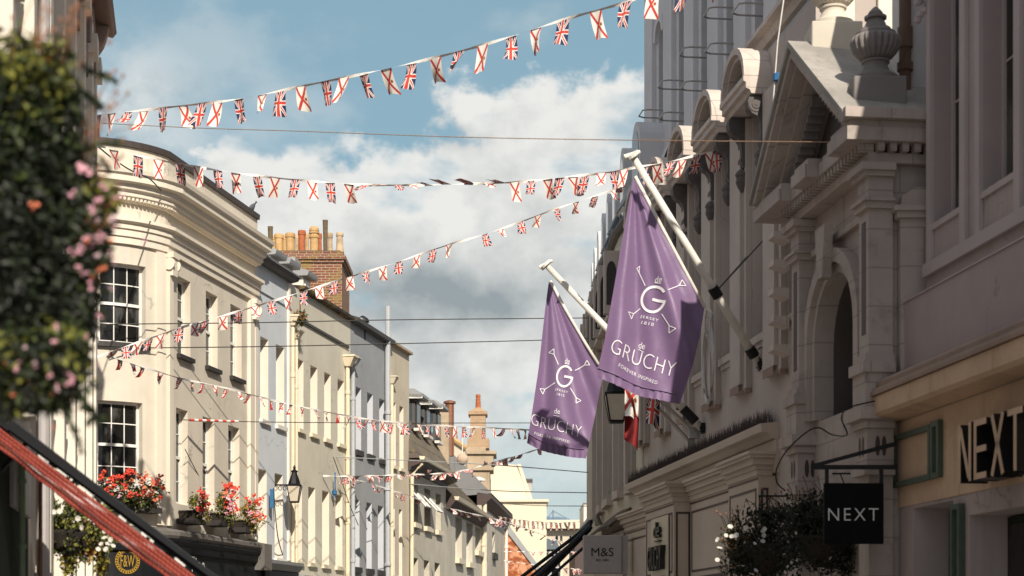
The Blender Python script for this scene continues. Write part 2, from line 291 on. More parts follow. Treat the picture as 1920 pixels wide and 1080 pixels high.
# ------------------------------------------------------------------ mesh helpers
def tag(o, label=None, cat=None, group=None, kind=None):
    for k, v in (('label', label), ('category', cat), ('group', group), ('kind', kind)):
        if v: o[k] = v
    return o
def thing(name, loc, label, cat, group=None):
    o = bpy.data.objects.new(name, None); COL.objects.link(o); o.location = loc; o.empty_display_size = .3
    return tag(o, label, cat, group)
def wloc(o):
    v = Vector((0, 0, 0))
    while o is not None: v += o.location; o = o.parent
    return v
class MB:
    def __init__(s): s.v = []; s.f = []; s.mi = []; s.uv = {}
    def add(s, vs, fs, mi=0):
        k = len(s.v); s.v.extend([tuple(p) for p in vs])
        for f in fs: s.f.append([i+k for i in f]); s.mi.append(mi)
        return k
    def quad(s, a, b, c, d, mi=0): s.add([a, b, c, d], [(0, 1, 2, 3)], mi)
    def hexa(s, p, mi=0):   # p: 8 pts, bottom ring then top ring
        s.add(p, [(0,1,2,3), (7,6,5,4), (0,4,5,1), (1,5,6,2), (2,6,7,3), (3,7,4,0)], mi)
    def box(s, x0, x1, y0, y1, z0, z1, mi=0):
        s.hexa([(x0,y0,z0),(x1,y0,z0),(x1,y1,z0),(x0,y1,z0),(x0,y0,z1),(x1,y0,z1),(x1,y1,z1),(x0,y1,z1)], mi)
    def wbox(s, w, u0, u1, n0, n1, z0, z1, mi=0, z0b=None, z1b=None):
        """box in wall coordinates, following the wall; n0 < n1"""
        us = w.cuts(u0, u1)
        for a, b in zip(us[:-1], us[1:]):
            P = lambda u, n, z: w.p(u, n, z)
            p = [P(a,n0,z0), P(b,n0,z0), P(b,n1,z0), P(a,n1,z0), P(a,n0,z1), P(b,n0,z1), P(b,n1,z1), P(a,n1,z1)]
            fs = [(0,1,2,3), (7,6,5,4), (0,4,5,1), (2,6,7,3)]
            if a == us[0]: fs.append((3,7,4,0))
            if b == us[-1]: fs.append((1,5,6,2))
            s.add(p, fs, mi)
    def sweep(s, w, u0, u1, prof, mi=0, cap=True):
        us = w.cuts(u0, u1); rings = [[w.p(u, n, z) for n, z in prof] for u in us]; m = len(prof)
        k = len(s.v)
        for r in rings: s.v.extend([tuple(p) for p in r])
        for i in range(len(us)-1):
            for j in range(m-1):
                s.f.append([k+i*m+j, k+i*m+j+1, k+(i+1)*m+j+1, k+(i+1)*m+j]); s.mi.append(mi)
        if cap:
            for i in (0, len(us)-1): s.f.append([k+i*m+j for j in range(m)]); s.mi.append(mi)
    def tube(s, pts, r, seg=6, mi=0, r2=None):
        pts = [Vector(p) for p in pts]; n = len(pts); k = len(s.v); rings = []
        for i, p in enumerate(pts):
            d = (pts[min(i+1, n-1)] - pts[max(i-1, 0)]).normalized()
            a = d.cross(Vector((0, 0, 1)) if abs(d.z) < .9 else Vector((1, 0, 0))).normalized(); b = d.cross(a)
            rad = r if r2 is None else r + (r2-r)*i/(n-1)
            for j in range(seg):
                t = 2*math.pi*j/seg; s.v.append(tuple(p + (a*math.cos(t) + b*math.sin(t))*rad))
        for i in range(n-1):
            for j in range(seg):
                s.f.append([k+i*seg+j, k+i*seg+(j+1)%seg, k+(i+1)*seg+(j+1)%seg, k+(i+1)*seg+j]); s.mi.append(mi)
        s.f.append([k+j for j in range(seg)][::-1]); s.mi.append(mi); s.f.append([k+(n-1)*seg+j for j in range(seg)]); s.mi.append(mi)
    def lathe(s, c, prof, seg=20, mi=0, lobes=0, amp=0, rot=0, sx=1, sy=1):
        k = len(s.v); c = Vector(c)
        for r, z, *q in prof:
            for j in range(seg):
                t = 2*math.pi*j/seg + rot; rr = r
                if lobes and q: rr = r*(1 + amp*q[0]*(abs(math.sin(t*lobes/2)) - .5))
                s.v.append((c.x + rr*math.cos(t)*sx, c.y + rr*math.sin(t)*sy, c.z + z))
        for i in range(len(prof)-1):
            for j in range(seg):
                s.f.append([k+i*seg+j, k+i*seg+(j+1)%seg, k+(i+1)*seg+(j+1)%seg, k+(i+1)*seg+j]); s.mi.append(mi)
        s.f.append([k+j for j in range(seg)][::-1]); s.mi.append(mi); s.f.append([k+(len(prof)-1)*seg+j for j in range(seg)]); s.mi.append(mi)
    def prism(s, A, B, mi=0):   # two matching polygons
        n = len(A); k = len(s.v); s.v.extend([tuple(p) for p in A]); s.v.extend([tuple(p) for p in B])
        s.f.append(list(range(k, k+n))); s.mi.append(mi); s.f.append(list(range(k+2*n-1, k+n-1, -1))); s.mi.append(mi)
        for i in range(n): s.f.append([k+i, k+(i+1)%n, k+n+(i+1)%n, k+n+i]); s.mi.append(mi)
    def build(s, name, mat, parent=None, smooth=False, loc=None, recalc=True, bevel=0):
        o0 = wloc(parent) if parent else Vector((0, 0, 0)); l = Vector(loc) if loc is not None else Vector((0, 0, 0))
        off = o0 if parent else l
        me = bpy.data.meshes.new(name); me.from_pydata([tuple(Vector(p) - off) for p in s.v], [], s.f)
        mats = mat if isinstance(mat, (list, tuple)) else [mat]
        for q in mats: me.materials.append(MAT[q])
        me.polygons.foreach_set('material_index', s.mi)
        if recalc:
            bm = bmesh.new(); bm.from_mesh(me); bmesh.ops.recalc_face_normals(bm, faces=bm.faces); bm.to_mesh(me); bm.free()
        if smooth: me.polygons.foreach_set('use_smooth', [True]*len(me.polygons))
        o = bpy.data.objects.new(name, me); COL.objects.link(o)
        if parent: o.parent = parent
        else: o.location = l
        if bevel:
            bv = o.modifiers.new('bevel', 'BEVEL'); bv.width = bevel; bv.segments = 1; bv.limit_method = 'ANGLE'
        return o
class Wall:
    """vertical wall along a plan path [(x, depth)...]; side=+1 street to the right of the path"""
    def __init__(s, pts, side, u0=0.0):
        s.P = [Vector((a, b, 0)) for a, b in pts]; s.side = side; s.L = [u0]
        for a, b in zip(s.P[:-1], s.P[1:]): s.L.append(s.L[-1] + (b-a).length)
        sn = []
        for a, b in zip(s.P[:-1], s.P[1:]):
            d = (b-a).normalized(); sn.append(Vector((d.y, -d.x, 0))*side)
        s.sn = sn; s.vn = []
        for i in range(len(s.P)):
            if i == 0: s.vn.append(sn[0])
            elif i == len(s.P)-1: s.vn.append(sn[-1])
            else:
                q = (sn[i-1]+sn[i]).normalized(); s.vn.append(q/max(.5, q.dot(sn[i])))
    def seg(s, u):
        for i in range(len(s.P)-1):
            if u <= s.L[i+1] or i == len(s.P)-2: return i
    def p(s, u, n, z):
        i = s.seg(u); a = (u-s.L[i])/(s.L[i+1]-s.L[i]); q = s.P[i].lerp(s.P[i+1], a)
        nn = s.vn[i].lerp(s.vn[i+1], min(1, max(0, a)))
        return Vector((q.x + nn.x*n, q.y + nn.y*n, z))
    def cuts(s, u0, u1): return [u0] + [l for l in s.L if u0 + 1e-4 < l < u1 - 1e-4] + [u1]
    def u(s, px, n=0.0):
        """where the sight line through photo column px meets the wall (offset n)"""
        k = (px-960)/F; best = None
        for i in range(len(s.P)-1):
            nn = s.sn[i]; A = s.P[i] + nn*n; d = s.P[i+1]-s.P[i]
            den = d.x - k*d.y
            if abs(den) < 1e-9: continue
            t = (k*A.y - A.x)/den
            lo = -1e9 if i == 0 else -1e-6; hi = 1e9 if i == len(s.P)-2 else 1+1e-6
            if lo <= t <= hi: return s.L[i] + t*(s.L[i+1]-s.L[i])
            miss = max(-t, t-1)
            if best is None or miss < best[0]: best = (miss, s.L[i] + min(1, max(0, t))*(s.L[i+1]-s.L[i]))
        return best[1]
    def z(s, px, py, n=0.0): return EYE + (HY-py)*s.p(s.u(px, n), n, 0).y/F
def px(x, y, D): return Vector(((x-960)/F*D, D, EYE + (HY-y)/F*D))

def wall_panel(mb, w, u0, u1, z0, z1, ops, n=0.0, reveal=.25, mi=0, rmi=None):
    """wall face with openings (ua, ub, za, zb, arch) and their reveals"""
    rmi = mi if rmi is None else rmi
    us = sorted(set([round(x, 4) for x in w.cuts(u0, u1)] + [round(x, 4) for o in ops for x in o[:2] if u0 < x < u1]))
    zs = sorted(set([z0, z1] + [round(x, 4) for o in ops for x in o[2:4]]))
    for a, b in zip(us[:-1], us[1:]):
        for c, d in zip(zs[:-1], zs[1:]):
            um, zm = (a+b)/2, (c+d)/2
            if any(o[0] < um < o[1] and o[2] < zm < o[3] for o in ops): continue
            mb.quad(w.p(a,n,c), w.p(b,n,c), w.p(b,n,d), w.p(a,n,d), mi)
    for o in ops:
        ua, ub, za, zb = o[:4]; arch = len(o) > 4 and o[4]
        r = reveal; um, rad = (ua+ub)/2, (ub-ua)/2
        zt = zb - rad*arch if arch else zb
        for u in (ua, ub): mb.quad(w.p(u,n,za), w.p(u,n-r,za), w.p(u,n-r,zt), w.p(u,n,zt), rmi)
        cs = w.cuts(ua, ub)
        for a, b in zip(cs[:-1], cs[1:]):
            mb.quad(w.p(a,n,za), w.p(b,n,za), w.p(b,n-r,za), w.p(a,n-r,za), rmi)
            if not arch: mb.quad(w.p(a,n,zb), w.p(b,n,zb), w.p(b,n-r,zb), w.p(a,n-r,zb), rmi)
        if arch:
            N = 12; pts = [(um - rad*math.cos(math.pi*i/N), zt + rad*arch*math.sin(math.pi*i/N)) for i in range(N+1)]
            for (a, c), (b, d) in zip(pts[:-1], pts[1:]):
                mb.quad(w.p(a,n,c), w.p(b,n,d), w.p(b,n,zb), w.p(a,n,zb), mi)
                mb.quad(w.p(a,n,c), w.p(b,n,d), w.p(b,n-r,d), w.p(a,n-r,c), rmi)
def body(mb, w, u0, u1, z0, z1, reveal, depth=6, mi=0, n=0.0):
    """mass behind the face, with the face's thickness closed at both ends and the top"""
    for u in (u0, u1): mb.quad(w.p(u,n,z0), w.p(u,n,z1), w.p(u,n-reveal-.05,z1), w.p(u,n-reveal-.05,z0), mi)
    us = w.cuts(u0, u1)
    for a, b in zip(us[:-1], us[1:]): mb.quad(w.p(a,n,z1), w.p(b,n,z1), w.p(b,n-reveal-.05,z1), w.p(a,n-reveal-.05,z1), mi)
    mb.wbox(w, u0, u1, -depth, n-reveal-.05, z0, z1, mi)
def sash(parent, w, o, n, cols=3, rows=4, frame='white_sash', gl='dark_glass', bar=.02, fr=.055, sill=None, sill_mat='dark_sill', name='window', split=True, sp=.09, sh=.08, so=.06):
    ua, ub, za, zb = o[:4]; arch = len(o) > 4 and o[4]
    mb = MB(); d0, d1 = n, n+.05
    mb.wbox(w, ua, ua+fr, d0, d1, za, zb); mb.wbox(w, ub-fr, ub, d0, d1, za, zb)
    mb.wbox(w, ua+fr, ub-fr, d0, d1, za, za+fr*1.2); mb.wbox(w, ua+fr, ub-fr, d0, d1, zb-fr, zb)
    zm = (za+zb)/2
    if split: mb.wbox(w, ua+fr, ub-fr, d0, d1+.012, zm-.03, zm+.03)
    for i in range(1, cols):
        u = ua+fr + (ub-ua-2*fr)*i/cols
        mb.wbox(w, u-bar/2, u+bar/2, d0+.005, d1-.012, za+fr*1.2, zb-fr)
    for i in range(1, rows):
        if split and rows % 2 == 0 and i == rows//2: continue
        z = za + (zb-za)*i/rows; mb.wbox(w, ua+fr, ub-fr, d0+.003, d1-.015, z-bar/2, z+bar/2)
    wo = mb.build(name, frame, parent)
    g = MB(); cs = w.cuts(ua, ub)
    for a, b in zip(cs[:-1], cs[1:]): g.quad(w.p(a,n+.018,za), w.p(b,n+.018,za), w.p(b,n+.018,zb), w.p(a,n+.018,zb))
    g.build('pane', gl, wo)
    if sill:
        s = MB(); s.wbox(w, ua-so, ub+so, n+.02, sp, za-sh, za); s.build('sill', sill_mat, wo)
    return wo
def pipe(parent, w, ux, n, z0, z1, r=.05, mat='cream_paint', name='downpipe', hopper=None, collars=3, hop_mat=None):
    mb = MB(); a = w.p(ux, n, z0); b = w.p(ux, n, z1)
    mb.tube([a, b], r, 10)
    for i in range(collars):
        z = z0 + (z1-z0)*(i+.6)/collars; mb.tube([w.p(ux, n, z-.05), w.p(ux, n, z+.05)], r*1.35, 10)
    o = mb.build(name, mat, parent, smooth=False)
    if hopper:
        h = MB(); W2 = hopper
        A = [w.p(ux-W2*.55, n-.06, z1), w.p(ux+W2*.55, n-.06, z1), w.p(ux+W2*.55, n+W2*.5, z1), w.p(ux-W2*.55, n+W2*.5, z1)]
        B = [w.p(ux-W2, n-.09, z1+W2*1.3), w.p(ux+W2, n-.09, z1+W2*1.3), w.p(ux+W2, n+W2*1.2, z1+W2*1.3), w.p(ux-W2, n+W2*1.2, z1+W2*1.3)]
        h.hexa(A+B); h.wbox(w, ux-W2*1.1, ux+W2*1.1, n-.10, n+W2*1.35, z1+W2*1.3, z1+W2*1.55); h.build('hopper', hop_mat or mat, o)
    return o

# text turned to a mesh: returns [(x, y, z)], faces
def text_mesh(body_, size=1.0, extrude=0.0, offset=0.0, spacing=1.0):
    c = bpy.data.curves.new('lettering', 'FONT'); c.body = body_; c.size = size; c.extrude = extrude; c.offset = offset
    c.align_x = 'CENTER'; c.align_y = 'CENTER'; c.space_character = spacing; c.resolution_u = 6
    o = bpy.data.objects.new('lettering', c); COL.objects.link(o)
    dg = bpy.context.evaluated_depsgraph_get(); dg.update()
    me = bpy.data.meshes.new_from_object(o.evaluated_get(dg))
    vs = [v.co.copy() for v in me.vertices]; fs = [list(p.vertices) for p in me.polygons]
    bpy.data.objects.remove(o); bpy.data.curves.remove(c); bpy.data.meshes.remove(me)
    return vs, fs
def text_on(mb, body_, O, X, Y, width=None, height=None, mi=0, **kw):
    """lettering centred on O, reading along X, up along Y; fitted to a width or height"""
    vs, fs = text_mesh(body_, **kw)
    xs = [v.x for v in vs]; ys = [v.y for v in vs]; cx, cy = (min(xs)+max(xs))/2, (min(ys)+max(ys))/2
    sx = sy = 1
    if width: sx = sy = width/(max(xs)-min(xs))
    if height:
        sy = height/(max(ys)-min(ys))
        if not width: sx = sy
    N = X.cross(Y).normalized()
    mb.add([O + X*(v.x-cx)*sx + Y*(v.y-cy)*sy + N*v.z for v in vs], fs, mi)

# foliage -----------------------------------------------------------------
def leaves(mb, c, rad, n, size, mats, shell=.35, droop=.0, rng=random):
    c = Vector(c)
    for _ in range(n):
        while True:
            d = Vector((rng.gauss(0,1), rng.gauss(0,1), rng.gauss(0,1)))
            if d.length > .01: break
        d.normalize(); r = (shell + (1-shell)*rng.random()) * (1 + .14*math.sin(d.x*7+c.x*5) + .12*math.sin(d.z*9+d.y*6))
        p = c + Vector((d.x*rad[0], d.y*rad[1], d.z*rad[2]))*r
        a = Vector((rng.gauss(0,1), rng.gauss(0,1), rng.gauss(0,1)-droop)).normalized()
        b = a.cross(Vector((rng.gauss(0,1), rng.gauss(0,1), rng.gauss(0,1)))).normalized()
        s = size*(.6+.8*rng.random()); f = a.cross(b)*s*.25
        mb.add([p-a*s, p+b*s*.55+f, p+a*s, p-b*s*.55+f], [(0,1,2), (0,2,3)], rng.choice(mats))
def bloom(mb, p, r, mi, facing=Vector((0,-1,.4)), petals=5, rng=random):
    f = (facing + Vector((rng.gauss(0,.5), rng.gauss(0,.4), rng.gauss(0,.4)))).normalized()
    a = f.cross(Vector((0,0,1))).normalized(); b = f.cross(a)
    t0 = rng.random()*6
    for i in range(petals):
        t = t0 + 2*math.pi*i/petals; t1 = t - .62; t2 = t + .62
        q = [p, p + (a*math.cos(t1)+b*math.sin(t1))*r*.8 + f*r*.25, p + (a*math.cos(t)+b*math.sin(t))*r + f*r*.2, p + (a*math.cos(t2)+b*math.sin(t2))*r*.8 + f*r*.25]
        mb.add(q, [(0,1,2), (0,2,3)], mi)
def tuft(mb, p, r, mi, n=7, rng=random):
    for _ in range(n): bloom(mb, p + Vector((rng.gauss(0,.5), rng.gauss(0,.5), rng.gauss(0,.5)))*r, r*.55, mi, rng=rng)

# ================================================================== ground
def ground():
    g = MB(); g.quad((-400,-60,0), (400,-60,0), (400,900,0), (-400,900,0)); tag(g.build('ground', 'asphalt'), kind='structure')
    g = MB(); g.box(-4.6, 6.4, -40, 24, .004, .02); g.box(-6, 4.2, 24.01, 60, .004, .02); tag(g.build('street_paving', 'paving'), kind='structure')
ground()
XL = lambda D: -14.51 + .2*D
def on(w, pxl, n=0.0): return w.u(pxl, n)

# ================================================================== bay building (bow corner, cream)
def arc_path():
    pts = [(-7.31, 36.0)]; th = R(24); x, y = pts[0]; N = 10; st = 1.85/N
    for i in range(N):
        th += R(54)/N; x -= math.sin(th)*st; y -= math.cos(th)*st; pts.append((x, y))
    return pts[::-1]
arc = arc_path(); arcL = 1.85
D1 = 41.5
WB = Wall(arc + [(XL(D1), D1)], 1, u0=-arcL)
def bay_building():
    w = WB; root = thing('corner_building', (-7.31, 36, 0), 'cream stucco corner building with bowed window front, deep cornice and flower boxes', 'building')
    ue = w.u(479); ub0 = -arcL
    ops = []; sz = w.z
    def op(xa, xb, yt, yb, xr=None):
        x = xa if xr is None else xr
        ops.append((w.u(xa), w.u(xb), sz(x, yb), sz(x, yt)))
    op(184, 273, 490, 640); op(180, 267, 750, 912)
    zt, zb = sz(334, 517), sz(334, 664); lt, lb = sz(331, 764), sz(331, 944)
    for xa, xb in ((333, 357), (386, 408), (432, 453)): ops.append((w.u(xa), w.u(xb), zb, zt))
    for xa, xb in ((330, 352), (380, 402), (428, 449)): ops.append((w.u(xa), w.u(xb), lb, lt))
    mb = MB(); wall_panel(mb, w, ub0, ue, 0, 11.3, ops, reveal=.24)
    for u in (ub0, ue): mb.quad(w.p(u,0,0), w.p(u,0,11.3), w.p(u,-.3,11.3), w.p(u,-.3,0))
    A = [w.p(u, -.3, 0) for u in w.cuts(ub0, ue)] + [Vector((XL(D1)-6, 43, 0)), Vector((-14, 38, 0))]
    mb.prism(A, [Vector((p.x, p.y, 11.3)) for p in A])
    mb.build('wall', 'cream_stucco', root)
    for i, o in enumerate(ops):
        if i < 2: sash(root, w, o, -.20, 3, 4, sill=i == 0, fr=.05, bar=.022, sp=.10, sh=.10)
        else: sash(root, w, o, -.22, 2, 4, fr=.06, sill=i < 5, sp=.10, sh=.09)
    # pilaster strips at the corner and the far end
    for ua, ub, n in ((-.30, -.06, .07), (.02, .22, .10), (ue-.55, ue-.26, .08), (ue-.2, ue-.02, .08)):
        m = MB(); m.wbox(w, ua, ub, 0, n, 3.9, 9.62); m.build('pilaster', 'cream_trim', root)
    for uc in (.16, ue-.30):     # scrolled consoles at the pilaster heads
        m = MB(); m.wbox(w, uc-.17, uc+.17, .02, .20, 9.55, 9.66); m.wbox(w, uc-.13, uc+.13, .02, .17, 9.18, 9.55)
        for k in (-1, 1):
            pr = [(.05 + .13*math.cos(a)+.05, 9.42 + .13*math.sin(a)) for a in [i*math.pi/6 for i in range(12)]]
            A = [w.p(uc+k*.135, n, z) for n, z in pr]; B = [w.p(uc+k*.175, n, z) for n, z in pr]; m.prism(A, B)
        m.build('console', 'cream_trim', root)
    # architrave bands and main cornice
    m = MB(); m.sweep(w, ub0, ue, [(-.02, 9.66), (.07, 9.66), (.07, 9.80), (.11, 9.81), (.11, 9.95), (.15, 9.96), (.15, 10.06), (.24, 10.10), (.24, 10.17), (-.02, 10.19)]); m.build('architrave', 'cream_trim', root)
    m = MB(); m.sweep(w, ub0, ue, [(-.02, 10.52), (.06, 10.53), (.09, 10.58), (.20, 10.62), (.20, 10.70), (.28, 10.74), (.30, 10.84), (.42, 10.87), (.42, 10.98), (.48, 11.02), (.50, 11.10), (-.02, 11.13)]); m.build('cornice', 'cream_trim', root)
    m = MB(); u = ub0 + .05
    while u < ue - .1: m.wbox(w, u, u+.05, .06, .17, 10.545, 10.615); u += .085
    m.build('dentils', 'cream_trim', root)
    m = MB(); m.sweep(w, ub0, ue, [(-.02, 11.13), (.05, 11.13), (.05, 11.66), (-.25, 11.66), (-.25, 11.13)]); m.build('parapet', 'cream_stucco', root)
    m = MB(); m.sweep(w, ub0, ue, [(-.30, 11.662), (.11, 11.662), (.12, 11.78), (-.30, 11.80)]); m.build('coping', 'dark_lead', root)
    # shopfront
    m = MB(); m.sweep(w, ub0, ue+.02, [(-.02, 3.62), (.32, 3.62), (.36, 3.68), (.36, 3.76), (.30, 3.80), (.0, 3.86)], 0); m.build('shop_cornice', 'shop_ledge', root)
    m = MB(); m.sweep(w, ub0, ue+.02, [(-.02, 0), (.16, 0), (.16, 3.30), (.24, 3.34), (.27, 3.50), (.33, 3.56), (.33, 3.61), (-.02, 3.61)]); sf = m.build('shopfront', 'black_fascia', root)
    m = MB(); m.wbox(w, ue-.5, ue, .16, .42, 3.15, 3.78); m.build('cornice_block', 'shop_ledge', root)
    # round gold emblem on the fascia
    uc = w.u(239, .17); zc = w.z(239, 1052, .17); X = (w.p(uc+.1, .18, 0) - w.p(uc-.1, .18, 0)).normalized(); Z = Vector((0,0,1)); O = w.p(uc, .172, zc); N = X.cross(Z)
    if N.y > 0: N = -N
    m = MB(); r0 = .265
    for i in range(28):
        t = 2*math.pi*i/28; c = O + (X*math.cos(t)+Z*math.sin(t))*r0*.86 + N*.01; T = (X*-math.sin(t)+Z*math.cos(t)); Q = (X*math.cos(t)+Z*math.sin(t))
        for sgn in (-1, 1):
            d = (T*.8 + Q*.6*sgn).normalized(); e = d.cross(N); m.add([c-d*.008, c+d*.026+e*.015, c+d*.06, c+d*.026-e*.015], [(0,1,2,3)])
    for i in range(40):
        t, t2 = 2*math.pi*i/40, 2*math.pi*(i+1)/40
        q = lambda a, r: O + (X*math.cos(a)+Z*math.sin(a))*r + N*.006
        m.quad(q(t, r0*.965), q(t2, r0*.965), q(t2, r0), q(t, r0)); m.quad(q(t, r0*.70), q(t2, r0*.70), q(t2, r0*.725), q(t, r0*.725))
    text_on(m, 'F&W', O+N*.012, X, Z, width=.30, height=.24)
    m.build('emblem', 'gold', sf, recalc=False)
    # script lettering further along the fascia
    m = MB(); u1 = w.u(372, .25); text_on(m, 'Fine', w.p(u1, .262, 3.12), (w.p(u1+.1,.262,0)-w.p(u1,.262,0)).normalized(), Vector((0,0,1)), width=.75); m.build('script_lettering', 'white_paint', sf, recalc=False)
    # wire bracket at the parapet
    m = MB(); a = px(200, 357, 35.2); b = px(303, 357, 35.6); m.tube([a, b], .02); m.tube([px(262, 357, 35.45), px(264, 372, 35.45)], .018)
    for k in range(10):
        t = 2*math.pi*k/10; m.tube([px(263+4*math.cos(t), 368+5*math.sin(t), 35.45), px(263+4*math.cos(t+.63), 368+5*math.sin(t+.63), 35.45)], .008, 4)
    m.build('wire_bracket', 'wire_dark', root)
    # roof with a small dormer
    return root, ops, ue
bayroot, bayops, UE_BAY = bay_building()

# dormer on the cream corner building, seen above its coping
def gable_dormer(parent, w, uc, n, z0, wd, h, back=1.6, mat='white_paint', name='dormer', roof='lead_sheet', win=True):
    """small dormer whose glazed front faces the street"""
    m = MB(); m.wbox(w, uc-wd/2, uc+wd/2, n-back, n, z0, z0+h)
    d = m.build(name, mat, parent)
    m = MB(); m.sweep(w, uc-wd/2-.12, uc+wd/2+.12, [(n-back, z0+h+.002), (n+.16, z0+h+.002), (n+.18, z0+h+.05), (n+.20, z0+h+.13), (n-.1, z0+h+.22), (n-back, z0+h+.3)]); m.build('dormer_roof', roof, d)
    if win:
        o = (uc-wd/2+.12, uc+wd/2-.12, z0+.12, z0+h-.1)
        f = MB(); f.wbox(w, o[0], o[1], n, n+.03, o[2], o[3]); wn = f.build('window', 'white_sash', d)
        g = MB(); cw = (o[1]-o[0]-.16)/3
        for k in range(3):
            for r in range(2):
                a = o[0]+.04+k*(cw+.04); zz = o[2]+.05 + r*(o[3]-o[2]-.05)/2
                g.quad(w.p(a,n+.034,zz), w.p(a+cw,n+.034,zz), w.p(a+cw,n+.034,zz+(o[3]-o[2])/2-.1), w.p(a,n+.034,zz+(o[3]-o[2])/2-.1))
        g.build('pane', 'grey_glass', wn)
    return d
gd = gable_dormer(bayroot, WB, WB.u(452)-.1, -1.6, 11.3, 1.0, 1.45, mat='lead_sheet')

# ================================================================== terrace of town houses on the left
Da = 55.6
WL = Wall([(XL(30), 30), (XL(Da), Da)], 1, u0=0)
def house(name, label, x0, x1, ztop, wins, mat, rmat, frame, sill_mat, reveal=.32, sills=True, cols=2, rows=4, gl='grey_glass', w=WL, shop='black_fascia', roofcol='slate_grey', sh=.10, rmi=None, rest=None, body_depth=7, shop_z=3.3):
    ua, ub = w.u(x0), w.u(x1)
    root = thing(name, w.p(ua, 0, 0), label, 'house')
    ops = []
    for row in wins:      # (list of (xa, xb), (xref, ytop), (xref, ybot))
        cols_, (xt, yt), (xb_, yb) = row
        zt, zb = w.z(xt, yt), w.z(xb_, yb)
        for a, b in cols_: ops.append((w.u(a), w.u(b), zb, zt))
    mb = MB(); wall_panel(mb, w, ua, ub, 0, ztop, ops, reveal=reveal, rmi=1); body(mb, w, ua, ub, 0, ztop, reveal, body_depth)
    mb.build('wall', [mat, rmat], root)
    for o in ops: sash(root, w, o, -reveal+.02, cols, rows, frame=frame, gl=gl, sill=sills, sill_mat=sill_mat, fr=.07, sh=sh, sp=.08)
    m = MB(); m.wbox(w, ua+.05, ub-.05, .002, .22, 0, shop_z-.25); s = m.build('shopfront', shop, root)
    m = MB(); m.sweep(w, ua+.02, ub-.02, [(.0, shop_z-.248), (.24, shop_z-.248), (.34, shop_z-.1), (.36, shop_z-.02), (.0, shop_z+.03)]); m.build('shop_cornice', 'lead_sheet', s)
    return root, ua, ub, ops

def pale_blue():
    w = WL
    cols = [(488, 503), (517.5, 533)]; colsb = [(484, 500), (515, 530)]
    root, ua, ub, ops = house('blue_town_house', 'narrow pale blue stucco town house with three white dormers beside the cream corner building', 480, 546, w.z(490, 497),
        [(cols, (490, 631), (490, 786)), (colsb, (484, 878), (484, 1042))], 'pale_blue_stucco', 'white_stucco', 'white_sash', 'white_paint', shop_z=3.45)
    zt = w.z(490, 497)
    m = MB(); m.sweep(w, ua+.03, ub-.03, [(-.3, zt+.002), (.05, zt+.002), (.20, zt+.03), (.26, zt+.12), (.20, zt+.20), (-.3, zt+.22)]); m.build('eave', 'slate_grey', root)
    m = MB(); A = [w.p(ua, -.3, zt+.2), w.p(ub+2.2, -.3, zt+.1), w.p(ub+2.2, -2.4, zt+1.2), w.p(ua, -2.4, zt+1.2)]; m.add(A, [(0,1,2,3)])
    B = [w.p(ua, -6.8, zt+.1), w.p(ub+2.2, -6.8, zt+.1)]; m.add([A[3], A[2], B[1], B[0]], [(0,1,2,3)]); m.add([A[1], A[2], B[1]], [(0,1,2)]); m.add([A[0], A[3], B[0]], [(0,1,2)])
    m.build('roof', 'lead_sheet', root)
    m = MB(); m.wbox(w, ua, ub, .001, .035, 10.0, 10.03); m.build('string_course', 'pale_blue_stucco', root)
    for xl in (521, 547, 580):
        uc = w.u(xl, -.45) - .32
        gable_dormer(root, w, uc, -.42, zt-.28, .62, .95, back=1.3)
    # larger grey gable dormer behind
    u1 = w.u(556, -1.3); m = MB(); P = lambda u, n, z: w.p(u, n, z)
    A = [P(u1-1.4,-1.0,zt-.2), P(u1+.8,-1.0,zt-.2), P(u1+.4,-1.0,zt+1.35), P(u1-1.0,-1.0,zt+1.45)]; B = [p + Vector((-2.2, .3, 0)) for p in A]; m.prism(A, B)
    d = m.build('dormer', 'lead_sheet', root)
    m = MB(); m.wbox(w, u1-.5, u1+.4, -.998, -.97, zt+.3, zt+.95); m.build('window', 'white_sash', d)
    m = MB(); m.wbox(w, ub-.32, ub-.2, 0, .06, 3.5, zt-.05); m.build('pilaster_strip', 'white_stucco', root)
    pipe(root, w, w.u(549, .07), .07, 0, w.z(551, 615), .055, 'cream_paint', hopper=.17)
    pipe(root, w, w.u(556, .07), .07, 0, w.z(560, 640), .04, 'cream_paint', hopper=.13)
    # weed growing out of the hopper
    return root
pale_blue()
def weed():
    c = px(556, 600, 44.0); m = MB(); leaves(m, c + Vector((.12, -.1, .02)), (.22, .2, .2), 160, .06, [0, 0, 1], .1)
    for k in range(5): m.tube([c+Vector((.1,-.1,-.1)), c+Vector((.1+random.uniform(-.25,.25), -.1, .45*random.random()+.1))], .008, 4, 1)
    tag(m.build('weed', ['leaf_mid', 'leaf_rust'], loc=c, recalc=False), 'small green weed sprouting from a gutter hopper', 'plant')
weed()

